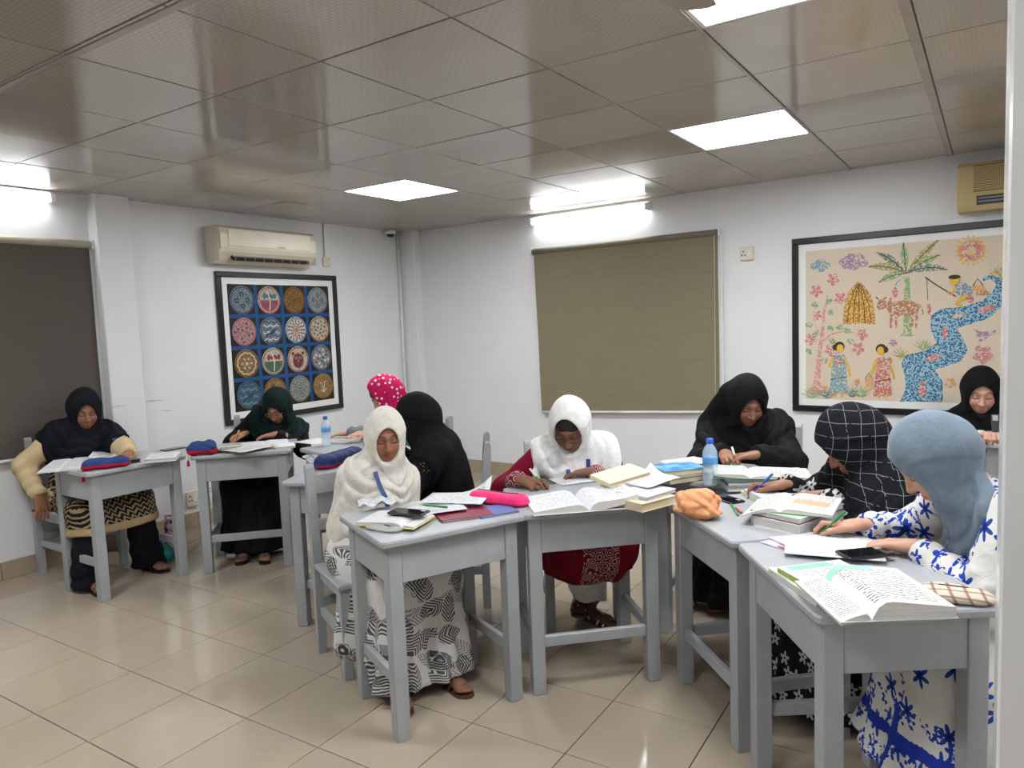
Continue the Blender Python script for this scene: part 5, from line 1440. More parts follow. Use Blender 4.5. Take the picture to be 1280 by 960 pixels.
person('P3', dict(label='person in pink polka dot headscarf bending over the desk by the plates picture', head_px=(481, 494), fo=.12, hd=-130, pitch=.62, skin=SKL, scarf=polka(), S=.96, hair=True, open=(.068, .108, .012),
    cape=dict(c=(0, .0, -.02), r=(.15, .17, .17)), dress=greyteal(), hem=.08, hands={'L': dict(px=(424, 543), pose='flat', ang=-150), 'R': dict(loc=(.12, .36, .79), pose='flat')}, fine=1.2))
person('P4', dict(label='person in black robe with gold specks leaning forward, back turned, behind the white shawl', head_px=(521, 524), fo=.20, hd=-165, pitch=.40, skin=SK, scarf=M_BLACKC2, S=.98, full=1.04,
    cape=dict(c=(0, -.04, -.06), r=(.27, .27, .31), g=.018), dress=goldspeck(), attr=a_p4, hem=.08, flare=.2, hands={'R': dict(loc=(.10, .40, .80), pose='flat'), 'L': dict(loc=(-.14, .38, .80), pose='flat')}, sleeve=(.075, .07, .055), girth=1.08,
    drape=[('body', (0, -.06, -.04), (-.02, -.10, -.34), .10, .12)]))
person('P5', dict(label='girl in white headscarf and long cream shawl with leaf print skirt, looking down', head_px=(482, 545), fo=.03, hd=-40, pitch=.20, skin=srgb(150, 102, 76), scarf=M_CREAMC, S=.90, girth=.86, sw=.118, sdrop=.075,
    cape=dict(c=(0, .02, -.17), r=(.29, .27, .36), g=.016, solid='R', drop=.22), dress=M_WHITEC, dress_name='tunic', skirt=palm(), hem=.06, flare=.135, pleat=.012, skirt_extra=[((.10, .08, .44), (.135, .13, .14), .07, .07)],
    hands=LAP, feet=wf('P5', {'R': (-1.97, 2.045, -.1, 0), 'L': (-1.865, 2.25, .1, 0)}), knees={'R': (.02, .38, .47), 'L': (-.17, .38, .47)}, sandal=(M_SOLE, M_SOLE), fold=.016, fine=.95, swag=.16,
    lanyard=dict(paths=[[(.075, -.03), (.07, -.09), (.05, -.16), (.015, -.24), (-.01, -.31)], [(-.065, -.22), (-.04, -.27), (-.015, -.315)]], mat=M_LANY, w=.0095)))
person('P6', dict(label='person in maroon tunic, white headscarf and glasses writing in a thick notebook', head_px=(712, 532), fo=.20, hd=-72, pitch=.62, skin=SKD, scarf=M_WHITEC, S=.97, hair=True, open=(.067, .112, -.002), full=1.0,
    cape=dict(c=(0, .02, -.06), r=(.215, .24, .25), g=.014), dress=maroon(), dress_name='tunic', attr=a_p6, hem=.30, flare=.17, trousers=M_TRW, trouser_hem=.16, trouser_w=.07,
    hands={'R': dict(px=(666, 604), pose='pen', ang=-8, reach=.08), 'L': dict(px=(722, 591), pose='flat', ang=-160)}, feet=wf('P6', {'R': (-1.625, 3.11, .5, 0), 'L': (-1.735, 3.14, -.3, .05)}), knees={'R': (.10, .37, .475), 'L': (-.10, .37, .475)},
    glasses=M_BLACK, sandal=(M_SOLE, simple('silver_strap', (.6, .58, .55), .35, .5)), thong=True, fold=.013,
    lanyard=dict(paths=[[(.055, -.10), (.05, -.15), (.03, -.22), (.02, -.27)], [(-.045, -.06), (-.042, -.12), (-.03, -.19), (-.025, -.25)]], mat=M_LANY, w=.010)))
person('P7', dict(label='person all in plain black with black headscarf reading behind the tall water bottle', head_px=(934, 502), fo=.16, hd=-55, pitch=.46, skin=SK, scarf=M_BLACKC2, S=1.0,
    cape=dict(c=(0, .0, -.06), r=(.25, .28, .33), g=.018), dress=M_BLACKC, hem=.06, flare=.2, hands={'R': dict(px=(909, 572), pose='pen', ang=-60, z=DTOP + .06), 'L': dict(px=(928, 571), pose='flat', ang=-150, z=DTOP + .065)},
    sleeve=(.078, .072, .05), drape=[('head', (.085, -.05, .02), (.14, -.10, -.20), .045, .07, ((0, 1, 0), .7))]))
person('P8', dict(label='person in black checked headscarf and black flowered dress writing with a blue pen', head_px=(1064, 553), fo=.22, hd=-160, pitch=.62, skin=SK, scarf=plaid(), S=.99, full=1.06,
    cape=dict(c=(0, .02, -.06), r=(.22, .25, .30), g=.018), dress=blackflower(), hem=.05, flare=.2, hands={'R': dict(px=(958, 607), pose='pen', ang=-172, z=DTOP + .05), 'L': dict(px=(1008, 620), pose='flat', ang=-178, z=DTOP + .045)},
    sleeve=(.072, .066, .046), drape=[('body', (-.06, .05, -.10), (-.05, .10, -.28), .09, .09)]))
person('P9', dict(label='person in blue grey headscarf and white dress with blue flowers writing with a green pen', head_px=(1168, 575), fo=.22, hd=-170, pitch=.66, roll=.0, skin=SKL, scarf=M_GREYBLUE, S=1.0, full=1.0, bun=.72, carve=[((0, -.150, -.125), (.15, .075, .085))], neck=(.052, .046), fine=.85,
    cape=dict(c=(0, .13, -.10), r=(.15, .17, .27), g=.018, arms=False), dress=blueembroid(), dress_name='tunic', attr=a_p9, hem=.18, flare=.21, trousers=M_TRW, trouser_hem=.03, trouser_w=.085,
    hands={'R': dict(px=(1047, 656), pose='pen', ang=-176, z=DTOP + .035), 'L': dict(px=(1112, 681), pose='flat', ang=172, z=DTOP + .028)}, sleeve=(.076, .072, .044), cuff_back=.06,
    drape=[('head', (0, -.075, -.06), (.0, -.085, -.10), .034, .030)]))
person('P10', dict(label='person in black headscarf smiling down at a phone under the river picture', head_px=(1226, 489), fo=.08, hd=-84, pitch=.34, skin=srgb(200, 152, 132), scarf=M_BLACKC2, S=1.06, open=(.062, .094, -.020),
    cape=dict(c=(0, .0, -.02), r=(.36, .30, .25), g=.024), girth=1.1, sw=.165, drape=[('body', (.02, 0, .0), (.19, -.01, -.08), .075, .060), ('body', (-.02, 0, .0), (-.19, -.01, -.08), .075, .060)], dress=blackwhite(), hem=.10, hands={'R': dict(px=(1234, 544), pose='grip', z=.84, ang=-70, tilt=.35), 'L': dict(loc=(-.12, .30, .84), pose='grip', tilt=.2)}, fine=1.1))
M_GRN = simple('green_pen', srgb(40, 130, 70), .35, .5); M_BLUP = simple('blue_pen', srgb(40, 90, 190), .35, .5); M_PENW = simple('white_pen', (.7, .72, .7), .35, .5); M_PENC = simple('orange_pencil', srgb(205, 130, 80), .5, .4)
pen_in_hand('P2', 'R', 'pencil', 'pale orange pencil held by the dark green headscarf', (M_PENC, M_PENC), .13, 'pencil')
pen_in_hand('P6', 'R', 'pen', 'white pen with green tip held by the maroon sitter', (M_GRN, M_PENW), .15)
pen_in_hand('P7', 'R', 'pen', 'white pen held by the sitter in plain black', (M_PENW, M_PENW), .14)
pen_in_hand('P8', 'R', 'pen', 'blue pen held upright by the checked headscarf', (M_BLUP, M_BLUP), .15)
pen_in_hand('P9', 'R', 'pen', 'green pen held by the blue grey headscarf', (M_GRN, M_GRN), .15)
# ================================================================== THINGS ON THE DESKS
def page_mat(name, kind, ink=(.05, .06, .12), paper=(.62, .63, .65), lines=22, accent=None):
    if name in MATS: return MATS[name]
    t = NT(name); x, y, z = sep(t, t.coord('Generated')); co = t.coord('Generated')
    ln = t.math('FRACT', t.math('MULTIPLY', y, lines)); row = t.math('FLOOR', t.math('MULTIPLY', y, lines))
    on = t.math('MULTIPLY', t.math('GREATER_THAN', ln, .30), t.math('LESS_THAN', ln, .66))
    nv = comb(t, t.math('MULTIPLY', x, 30 if kind == 'text' else 24), t.math('MULTIPLY', row, 7.3), 0)
    wd = t.n('ShaderNodeTexNoise', noise_dimensions='2D'); wd.inputs['Scale'].default_value = 1.0; wd.inputs['Detail'].default_value = 3; t.l(nv, wd.inputs['Vector'])
    word = t.math('GREATER_THAN', wd.outputs[0], .44 if kind == 'text' else .50)
    mg = t.math('MULTIPLY', t.math('MULTIPLY', t.math('GREATER_THAN', x, .09), t.math('LESS_THAN', x, .91)), t.math('MULTIPLY', t.math('GREATER_THAN', y, .08), t.math('LESS_THAN', y, .93)))
    m = t.math('MULTIPLY', t.math('MULTIPLY', on, word), mg)
    c = t.mix(t.math('MULTIPLY', m, .85 if kind == 'text' else .62), paper, ink)
    if kind == 'plain': c = t.mix(0.0, paper, ink)
    if accent:
        (ax0, ax1, ay0, ay1), col = accent
        bx_ = t.math('MULTIPLY', t.math('MULTIPLY', t.math('GREATER_THAN', x, ax0), t.math('LESS_THAN', x, ax1)), t.math('MULTIPLY', t.math('GREATER_THAN', y, ay0), t.math('LESS_THAN', y, ay1)))
        c = t.mix(t.math('MULTIPLY', bx_, .8), c, col)
    t.set(c, .7, spec=.25); MATS[name] = t.m; return t.m
PG_HAND = page_mat('handwritten_page', 'hand'); PG_TEXT = page_mat('printed_page', 'text', (.02, .02, .02), (.62, .62, .60), 30)
PG_PLAIN = page_mat('blank_page', 'plain'); PG_COL = page_mat('colour_headed_page', 'text', (.03, .03, .03), (.62, .63, .60), 26, ((.1, .75, .82, .97), srgb(110, 190, 160)))
PG_COL2 = page_mat('orange_picture_page', 'text', (.05, .04, .03), (.62, .63, .61), 18, ((.15, .85, .35, .62), srgb(215, 150, 110)))
PG_CREAM = page_mat('cream_page', 'hand', (.2, .17, .12), srgb(232, 222, 192), 20)
def edge_mat(name, col):
    if name in MATS: return MATS[name]
    t = NT(name); co = t.coord('Object'); mp = t.n('ShaderNodeMapping'); mp.inputs['Scale'].default_value = (3, 3, 900); t.l(co, mp.inputs[0])
    n_ = t.noise(mp.outputs[0], 1, 2); t.set(t.ramp(n_, [(.35, tuple(c * .72 for c in col)), (.65, col)]), .8, spec=.2); MATS[name] = t.m; return t.m
M_PEDGE = edge_mat('page_edges', (.70, .69, .65)); M_PEDGE_C = edge_mat('cream_page_edges', srgb(222, 205, 168))
def kol(name, rgb, rough=.45): return simple(name, srgb(*rgb), rough, .45, var=.06, scale=25)
def place(px4, z):
    tl, tr, br, bl = (at(p[0], p[1], z) for p in px4); c = (tl + tr + br + bl) / 4; ex = (tr - tl + br - bl) / 2; ey = (tl - bl + tr - br) / 2
    a = math.atan2(ex.y, ex.x); n_ = Vector((-math.sin(a), math.cos(a), 0)); return c, a, ex.length, abs(ey.dot(n_))
def sheet(label, px4, z, mat=None, curl=.006, corner=0.0, crump=0.0, name='paper_sheet', wd=None, cat='paper'):
    c, a, w_, d_ = place(px4, z)
    if wd: w_, d_ = wd
    mb = MB(); nx, ny = 8, 8; vs = []
    ph = random.random() * 6
    for j in range(ny + 1):
        for i in range(nx + 1):
            u, v = i / nx, j / ny
            zz = curl * (.5 + .5 * math.sin(u * 3.1 + ph) * math.cos(v * 2.4 + ph)) + corner * max(0, u + v - 1.45) ** 2 * 4 + crump * (1 + math.sin(u * 13 + 3 * v) * math.cos(v * 11 - 2 * u + 1))
            vs.append((w_ * (u - .5), d_ * (v - .5), zz))
    N = len(vs); vs += [(x, y, zz - .0009) for x, y, zz in vs]; q = nx + 1; fs = []
    for j in range(ny):
        for i in range(nx):
            k = j * q + i; fs += [(k, k + 1, k + q + 1, k + q), (N + k, N + k + q, N + k + q + 1, N + k + 1)]
    for i in range(nx): fs += [(i, N + i, N + i + 1, i + 1), (ny * q + i, ny * q + i + 1, N + ny * q + i + 1, N + ny * q + i)]
    for j in range(ny): fs += [(j * q, j * q + q, N + j * q + q, N + j * q), (j * q + nx, N + j * q + nx, N + j * q + q + nx, j * q + q + nx)]
    o = mb.add(vs, fs).build(name, mat or PG_HAND, smooth=True, loc=(c.x, c.y, z + .001), rz=a); tag(o, label, cat); return o
def book(label, px4, z, th, cover, pages=None, tilt=(0, 0), wd=None, name='book', spine='l', top=None, cat='book'):
    """closed book; z = underside"""
    c, a, w_, d_ = place(px4, z + th)
    if wd: w_, d_ = wd
    t = thing(name, label, cat, (c.x, c.y, z), a); t.rotation_euler = (tilt[0], tilt[1], a)
    pages = pages or M_PEDGE; ct = min(.0022, th * .16)
    MB().box((0, 0, ct / 2), (w_, d_, ct), bev=.0006).build('back_cover', cover, t)
    MB().box((0, 0, th - ct / 2), (w_, d_, ct), bev=.0006).build('front_cover', top or cover, t)
    sx = -1 if spine == 'l' else 1
    if spine in 'lr': MB().box((sx * (w_ / 2 - ct / 2), 0, th / 2), (ct, d_, th - 2 * ct), bev=.0005).build('spine', cover, t)
    else: MB().box((0, (d_ / 2 - ct / 2), th / 2), (w_, ct, th - 2 * ct), bev=.0005).build('spine', cover, t)
    MB().box((-sx * .001 if spine in 'lr' else 0, 0, th / 2), (w_ - .008, d_ - .008, th - 2 * ct - .0004)).build('page_block', pages, t)
    return t
def open_book(label, sp_near, sp_far, z, wl, wr, hl_=.018, hr_=.018, ml=PG_TEXT, mr=PG_TEXT, cover=None, lift_l=0.0, lift_r=0.0, name='open_book', depth=None, edge=None, cat='book'):
    p0, p1 = at(*sp_near, z + max(hl_, hr_)), at(*sp_far, z + max(hl_, hr_)); c = (p0 + p1) / 2; d = p1 - p0; a = math.atan2(d.y, d.x) - math.pi / 2; D = depth or d.length
    t = thing(name, label, cat, (c.x, c.y, z), a); edge = edge or M_PEDGE
    if cover is not None: MB().box(((wr - wl) / 2, 0, .001), (wl + wr + .008, D + .008, .002), bev=.0006).build('cover', cover, t)
    for sg, w_, h, m, lift in ((-1, wl, hl_, ml, lift_l), (1, wr, hr_, mr, lift_r)):
        n = 12; prof = []
        for i in range(n + 1):
            u = i / n; zz = .003 + h * (min(1, u * 5) ** .5 * (1 - .55 * max(0, u - .15))) + lift * u ** 2
            prof.append((sg * w_ * u, zz))
        vs = []; 
        for x, zz in prof: vs += [(x, -D / 2, zz), (x, D / 2, zz)]
        fs = [(2 * i, 2 * i + 2, 2 * i + 3, 2 * i + 1) if sg > 0 else (2 * i, 2 * i + 1, 2 * i + 3, 2 * i + 2) for i in range(n)]
        # thin top leaf
        o = MB().add(vs, fs).build('page', m, t, smooth=True)
        vb = []
        for k, (x, zz) in enumerate(prof): zb = .002 + lift * (k / n) ** 2 * .92; vb += [(x, -D / 2, zz - .0004), (x, D / 2, zz - .0004), (x, -D / 2, zb), (x, D / 2, zb)]
        fb = []
        for i in range(n): k = 4 * i; fb += [(k, k + 2, k + 6, k + 4), (k + 1, k + 5, k + 7, k + 3), (k + 2, k + 3, k + 7, k + 6), (k, k + 4, k + 5, k + 1)]
        k = 4 * n; fb.append((k, k + 1, k + 3, k + 2)); fb.append((0, 2, 3, 1))
        MB().add(vb, fb).build('page_block', edge, t)
    return t
def phone(label, px4, z, wd=(.15, .073)):
    c, a, w_, d_ = place(px4, z)
    t = thing('phone', label, 'phone', (c.x, c.y, z), a)
    MB().box((0, 0, .0042), (wd[0], wd[1], .0082), bev=.0025).build('phone_body', M_BLACK, t)
    MB().box((0, 0, .0085), (wd[0] - .008, wd[1] - .008, .0006)).build('screen', simple('dark_screen', (.006, .006, .008), .08, .6), t)
    MB().box((wd[0] / 2 - .02, wd[1] / 2 - .018, .0090), (.02, .016, .001), bev=.0004).build('lens', M_GREY, t)
    return t
def pen(label, p, q, z, col, cap=None, name='pen', r=.0045):
    a, b = at(*p, z + r), at(*q, z + r); d = (b - a); L_ = d.length; t = thing(name, label, name, a); M_ = Vector((0, 0, 1)).rotation_difference(d.normalized()).to_matrix().to_4x4()
    MB().lathe([(.001, 0), (r * .7, .012), (r, .02), (r, L_ * .98), (r * .7, L_)], 10, M=M_).build('barrel', col, t, smooth=True)
    MB().lathe([(r * 1.12, L_ * .68), (r * 1.15, L_ * .69), (r * 1.15, L_ - .004), (r * .8, L_ + .001)], 10, M=M_).build('pen_cap', cap or col, t, smooth=True)
    return t
def pouch(label, p, q, z, r, hgt, mats, name='pencil_case', flat=.75, tassel=None, lump=.004, crease=0.0, cat='pencil case', seed=1, split=.45):
    """soft case lying from pixel p to q; mats = (upper, lower)"""
    a, b = at(*p, z + hgt * .4), at(*q, z + hgt * .4); c = (a + b) / 2; d = b - a; ang = math.atan2(d.y, d.x); L_ = Vector((d.x, d.y)).length
    t = thing(name, label, cat, (c.x, c.y, z), ang)
    s = SDF((-L_ / 2 - .04, -r - .04, -.02), (L_ / 2 + .04, r + .04, hgt + .05), .0045)
    s.cone((-L_ / 2 + r * .6, 0, hgt * .48), (L_ / 2 - r * .6, 0, hgt * .48), r * .92, r * .92, k=.0, sq=((0, 0, 1), hgt * .5 / (r * .92)))
    s.cone((-L_ / 2 + r * .5, 0, hgt * .25), (L_ / 2 - r * .5, 0, hgt * .25), r * .9, r * .9, k=.02, sq=((0, 0, 1), .3))
    X, Y, Z = s.grid(); rg = np.random.RandomState(seed)
    for _ in range(5):
        k3 = rg.randn(3) * 38; s.F = s.F + (lump * .5 * np.sin(X * k3[0] + Y * k3[1] + Z * k3[2] + rg.rand() * 6)).astype(np.float32)
    if crease:
        for _ in range(4): k3 = rg.randn(3) * 32; s.F = s.F - (crease * (np.abs(np.sin(X * k3[0] + Y * k3[1] + Z * k3[2] + 1.5 * np.sin(X * 30 + Z * 25) + rg.rand() * 6)) - .6)).astype(np.float32)
    s.plane_above(.001); V, Q = s.mesh()
    cz = V[Q].mean(1)[:, 2]; up = cz > hgt * split
    def part(nm, qq, m):
        us, inv = np.unique(qq, return_inverse=True); np_object(nm, V[us], inv.reshape(qq.shape), m, t)
    if mats[0] is mats[1]: np_object('case_body', V, Q, mats[0], t)
    else: part('case_top', Q[up], mats[0]); part('case_base', Q[~up], mats[1])
    # zip along the top
    top = []
    for i in range(15):
        x = -L_ / 2 + r * .5 + (L_ - r) * i / 14; m = (np.abs(V[:, 0] - x) < .008) & (np.abs(V[:, 1]) < .010)
        if m.any(): top.append((x, 0, float(V[m][:, 2].max()) + .0005))
    if len(top) > 2: MB().tube(top, .0022, 6).build('zip', simple('dark_zip', (.03, .03, .035), .4, .5), t)
    if tassel:
        col, (tx, ty) = tassel; e = -L_ / 2 if tx < 0 else L_ / 2
        mb = MB().tube([(e * .98, ty, .03), (e * 1.03, ty - .02, .012), (e * 1.05, ty - .035, -.004), (e * 1.05, ty - .04, -.02)], .0016, 5).tube([(e * 1.05, ty - .04, -.018), (e * 1.05, ty - .04, -.026), (e * 1.05, ty - .04, -.055)], [.005, .007, .010], 8)
        mb.build('tassel', col, t)
    return t
def bottle(label, px, z, s=1.0, seed=0):
    p = at(*px, z); t = thing('water_bottle', label, 'bottle', (p.x, p.y, z))
    tp_ = NT('clear_bottle_plastic'); tp_.set((.62, .78, .90), .08, spec=.6); tp_.b.inputs['Alpha'].default_value = .42
    prof = [(.020, .004), (.029, 0), (.0325, .008), (.0325, .045), (.0305, .050), (.0325, .055), (.0325, .075), (.0305, .08), (.0325, .085), (.0325, .135), (.031, .15), (.022, .172), (.0135, .182), (.0135, .192)]
    MB().lathe([(r * s, h * s) for r, h in prof], 24).build('bottle_body', tp_.m, t, smooth=True)
    MB().lathe([(r * s, h * s) for r, h in [(.0330, .098), (.0334, .100), (.0334, .126), (.0330, .128)]], 24).build('bottle_label', kol('blue_bottle_label', (86, 156, 214)), t, smooth=True)
    MB().lathe([(r * s, h * s) for r, h in [(.0155, .186), (.016, .188), (.016, .204), (.0135, .208)]], 18).build('cap', kol('blue_cap', (40, 90, 190)), t, smooth=True)
    return t
D0 = DTOP
# ---- desk beside the pier
M_PBLUE = cloth('navy_blue_case_cloth', srgb(38, 62, 112), .8, .3, .05); M_PRED = cloth('crimson_case_cloth', srgb(160, 20, 46), .8, .3, .05); M_TASS = simple('red_tassel', srgb(160, 20, 40), .8, .2)
open_book('open exercise book hanging over the edge of the desk with a blue and red pouch', (72, 588), (90, 573), D0, .10, .12, .008, .008, PG_HAND, PG_HAND, kol('pale_cover', (200, 200, 205)))
pouch('navy and red pencil pouch with red tassel in front of the cream sleeved sitter', (105, 583), (160, 577), D0, .042, .062, (M_PBLUE, M_PRED), tassel=(M_TASS, (-1, -.01)), seed=3)
open_book('open notebook behind the navy and red pouch, under the cream sleeved sitter', (136, 572), (142, 564), D0, .11, .11, .01, .012, PG_HAND, PG_PLAIN, None, lift_l=.02)
book('black glasses case on the desk of the cream sleeved sitter', [(160, 572), (172, 570), (173, 576), (163, 578)], D0, .02, M_BLACK, M_BLACK, name='glasses_case', wd=(.06, .05), cat='case')
book('thick white pad with torn edge at the end of the desk by the pier', [(174, 566), (234, 562), (234, 572), (172, 578)], D0, .022, kol('white_pad', (215, 215, 215)), name='notepad', top=PG_HAND, cat='notebook', wd=(.17, .22))
phone('grey phone on the thick white pad with torn edge', [(203, 562), (226, 558), (230, 562), (207, 566)], D0 + .023, (.14, .07))
# ---- desk of the dark green headscarf
pouch('crumpled navy and red pouch with red tassel at the desk corner near the low sockets', (238, 563), (268, 561), D0, .045, .085, (M_PBLUE, M_PRED), tassel=(M_TASS, (-1, -.02)), lump=.008, crease=.004, seed=8)
book('slim black case between the pouch and the hanging paper sheet', [(264, 561), (284, 560), (288, 564), (268, 566)], D0, .014, M_BLACK, M_BLACK, name='slim_case', wd=(.12, .05), cat='case')
book('cream pen box beside the slim black case', [(277, 556), (300, 555), (303, 559), (280, 561)], D0, .02, kol('cream_box', (200, 190, 170)), kol('cream_box', (200, 190, 170)), name='pen_box', wd=(.14, .05), cat='box')
sheet('white printed sheet hanging over the desk edge of the dark green headscarf', [(312, 555), (338, 555), (312, 568), (287, 564)], D0 + .016, PG_TEXT, .004)
open_book('open notebook with yellow edges under the hands of the dark green headscarf', (332, 558), (330, 549), D0, .15, .15, .010, .012, PG_HAND, PG_HAND, kol('yellow_cover', (205, 190, 90)), edge=M_PEDGE_C, depth=.20)
book('yellow and white folder at the right end of the dark green headscarf desk', [(345, 554), (368, 552), (366, 558), (343, 560)], D0, .012, kol('yellow_cover', (205, 190, 90)), wd=(.13, .16), top=PG_PLAIN, name='folder', cat='folder')
# ---- desk of the polka dot headscarf
sheet('white sheet lying at the corner of the polka dot sitter desk', [(384, 550), (404, 547), (408, 553), (386, 558)], D0, PG_PLAIN, .006, wd=(.20, .26))
bottle('small half full water bottle with blue cap near the plates picture', (408.5, 557), D0, .92)
tpk = NT('crinkled_clear_plastic'); tpk.set((.8, .82, .84), .18); tpk.b.inputs['Transmission Weight'].default_value = .6; tpk.b.inputs['IOR'].default_value = 1.15; M_PLAS = tpk.m
pouch('crinkled clear plastic packet beside the small water bottle', (418, 551), (446, 551), D0, .05, .035, (M_PLAS, M_PLAS), name='plastic_packet', lump=.012, cat='packet', seed=5)
# ---- desk behind the white shawl
pouch('navy pencil case with red base lying behind the chair of the white shawl', (400, 580), (446, 566), D0, .065, .075, (cloth('deep_navy_case', srgb(30, 44, 92), .6, .2, .05), M_PRED), seed=12, lump=.003, split=.28)
pouch('clear plastic sleeve at the corner beside the navy pencil case', (386, 570), (398, 580), D0, .03, .018, (M_PLAS, M_PLAS), name='plastic_sleeve', lump=.008, cat='packet', seed=6)
# ---- desk of the white shawl
pouch('clear plastic bag with dark red wrapper under the rolled notebook', (461, 657), (494, 662), D0, .045, .018, (M_PLAS, M_PLAS), name='plastic_bag', lump=.010, cat='bag', seed=9)
open_book('white notebook with rolled leaf and yellow back page under the black phone', (503, 655), (530, 640), D0 + .010, .20, .045, .018, .010, PG_PLAIN, PG_PLAIN, kol('yellow_back', (205, 190, 40)), depth=.17, name='notebook', cat='notebook')
sheet('crumpled white paper beside the black phone on the white shawl desk', [(455, 627), (484, 624), (492, 636), (452, 640)], D0 + .012, PG_HAND, .006, crump=.014, wd=(.15, .12), name='crumpled_paper')
phone('black phone lying on the white notebook with rolled leaf', [(494, 636), (539, 639), (527, 648), (484, 644)], D0 + .036, (.150, .074))
book('dark red folder under the loose sheets on the white shawl desk', [(552, 640), (610, 633), (604, 641), (546, 649)], D0, .010, kol('dark_red_folder', (120, 25, 50)), name='folder', wd=(.21, .16), cat='folder')
book('blue and white booklet at the far end of the white shawl desk', [(592, 637), (634, 631), (636, 637), (600, 645)], D0, .008, kol('blue_booklet', (80, 100, 160)), wd=(.17, .14))
sheet('written sheet with a green pen lying on it', [(500, 633), (545, 628), (590, 638), (550, 645)], D0 + .016, PG_HAND, .006, wd=(.21, .16))
sheet('written sheet with upturned corner against the pink pencil case', [(543, 617), (618, 615), (603, 634), (517, 629)], D0 + .022, PG_HAND, .008, .06, wd=(.27, .19))
pen('green pen lying on the written sheets of the white shawl', (527, 631), (559, 634), D0 + .033, M_GRN, M_GRN)
pouch('bright pink pencil case on the desk of the white shawl', (592, 620), (655, 627), D0, .045, .050, (cloth('bright_pink_case', srgb(222, 50, 110), .5, .2, .05),) * 2, lump=.003, seed=4)
# ---- desk of the maroon sitter
M_HARD = kol('white_hard_cover', (225, 225, 230))
open_book('thick open notebook full of handwriting before the maroon sitter', (742, 634), (714, 607), D0, .22, .20, .030, .034, PG_HAND, PG_HAND, M_HARD, lift_r=.035, lift_l=-.006, depth=.25)
book('beige textbook at the bottom of the stack on the maroon sitter desk', [(770, 621), (826, 606), (838, 621), (782, 634)], D0, .034, kol('beige_book', (205, 190, 165)), M_PEDGE_C, wd=(.20, .17))
book('grey paper bundle on the beige textbook', [(778, 614), (828, 600), (836, 611), (786, 626)], D0 + .035, .014, kol('lilac_grey_paper', (188, 188, 200)), wd=(.19, .16), top=PG_PLAIN, name='paper_bundle', cat='paper')
sheet('loose white sheet curling over the grey paper bundle', [(790, 602), (826, 594), (834, 603), (800, 612)], D0 + .052, PG_HAND, .020, .04, wd=(.20, .17))
book('cream covered book propped on the thick open notebook', [(752, 589), (806, 578), (804, 595), (737, 604)], D0 + .064, .020, kol('cream_cover', (228, 216, 176)), M_PEDGE_C, tilt=(.10, -.10), wd=(.22, .145), top=PG_CREAM)
sheet('white page under the resting hand of the maroon sitter', [(688, 598), (736, 592), (748, 603), (700, 608)], D0 + .002, PG_HAND, .004, wd=(.2, .16))
# ---- desk of the plain black sitter
book('grey hard backed book under the blue covered book', [(812, 586), (866, 583), (878, 594), (840, 604)], D0, .026, kol('grey_board', (128, 130, 132)), M_PEDGE_C, wd=(.22, .17))
def blue_cover():
    t = NT('blue_patterned_cover'); co = t.coord('Generated'); v = t.voro(co, 3, 1); n_ = t.noise(co, 4, 3)
    t.set(t.ramp(t.math('ADD', t.math('MULTIPLY', v.outputs['Distance'], .6), t.math('MULTIPLY', n_, .4)), [(.25, srgb(40, 80, 190)), (.45, srgb(50, 140, 215)), (.7, srgb(150, 200, 235))]), .3, spec=.5); return t.m
book('blue covered textbook on top of the grey hard backed book', [(815, 579), (858, 576), (876, 586), (840, 591)], D0 + .027, .024, kol('yellow_green_spine', (180, 185, 120)), M_PEDGE_C, wd=(.22, .17), top=blue_cover())
sheet('open white notebook page behind the blue covered textbook', [(835, 575), (872, 572), (882, 580), (850, 584)], D0 + .02, PG_PLAIN, .008, wd=(.24, .17))
bottle('tall clear water bottle with blue cap beside the blue covered textbook', (888, 606), D0, 1.0)
book('grey ring file at the bottom of the stack behind the bottle', [(900, 596), (985, 594), (985, 608), (898, 610)], D0, .020, kol('grey_file', (150, 152, 156)), wd=(.27, .20))
book('purple and dark file under the open textbook of the plain black sitter', [(900, 590), (985, 588), (985, 602), (898, 604)], D0 + .021, .018, kol('purple_file', (70, 50, 110)), wd=(.27, .20), top=kol('dark_green_file', (30, 48, 40)))
open_book('open textbook with green tinted pages before the plain black sitter', (938, 597), (934, 580), D0 + .040, .15, .25, .016, .012, PG_COL, PG_TEXT, kol('green_cover', (120, 170, 130)), lift_l=.01, depth=.20)
# ---- desk of the checked headscarf
pouch('crumpled orange cloth pouch at the corner of the desk', (850, 630), (892, 634), D0, .062, .105, (cloth('peach_orange_cloth', srgb(214, 150, 108), .7, .4, .05, 18),) * 2, lump=.008, crease=.007, seed=21, name='cloth_pouch', cat='pouch')
phone('black phone lying beside the crumpled orange pouch', [(905, 617), (925, 621), (903, 633), (895, 628)], D0, (.15, .074))
pen('green pen lying between the phone and the curling textbook', (913, 629), (923, 644), D0, M_GRN)
pen('pink pen lying beside the green pen and black phone', (919, 634), (927, 641), D0, kol('pink_pen', (200, 60, 100)))
book('yellow green exercise book under the writing pad of the checked headscarf', [(937, 609), (1008, 606), (1004, 624), (926, 630)], D0, .016, kol('yellow_green_cover', (205, 212, 150)), wd=(.22, .17))
book('white writing pad under the blue pen', [(938, 612), (1008, 605), (1010, 618), (936, 622)], D0 + .017, .014, kol('lilac_pad', (205, 205, 222)), wd=(.22, .16), top=PG_HAND, name='notepad', cat='notebook')
book('thick white textbook at the bottom of the stack by the green pen', [(983, 624), (1046, 634), (1009, 660), (951, 646)], D0, .036, kol('white_text_cover', (214, 212, 220)))
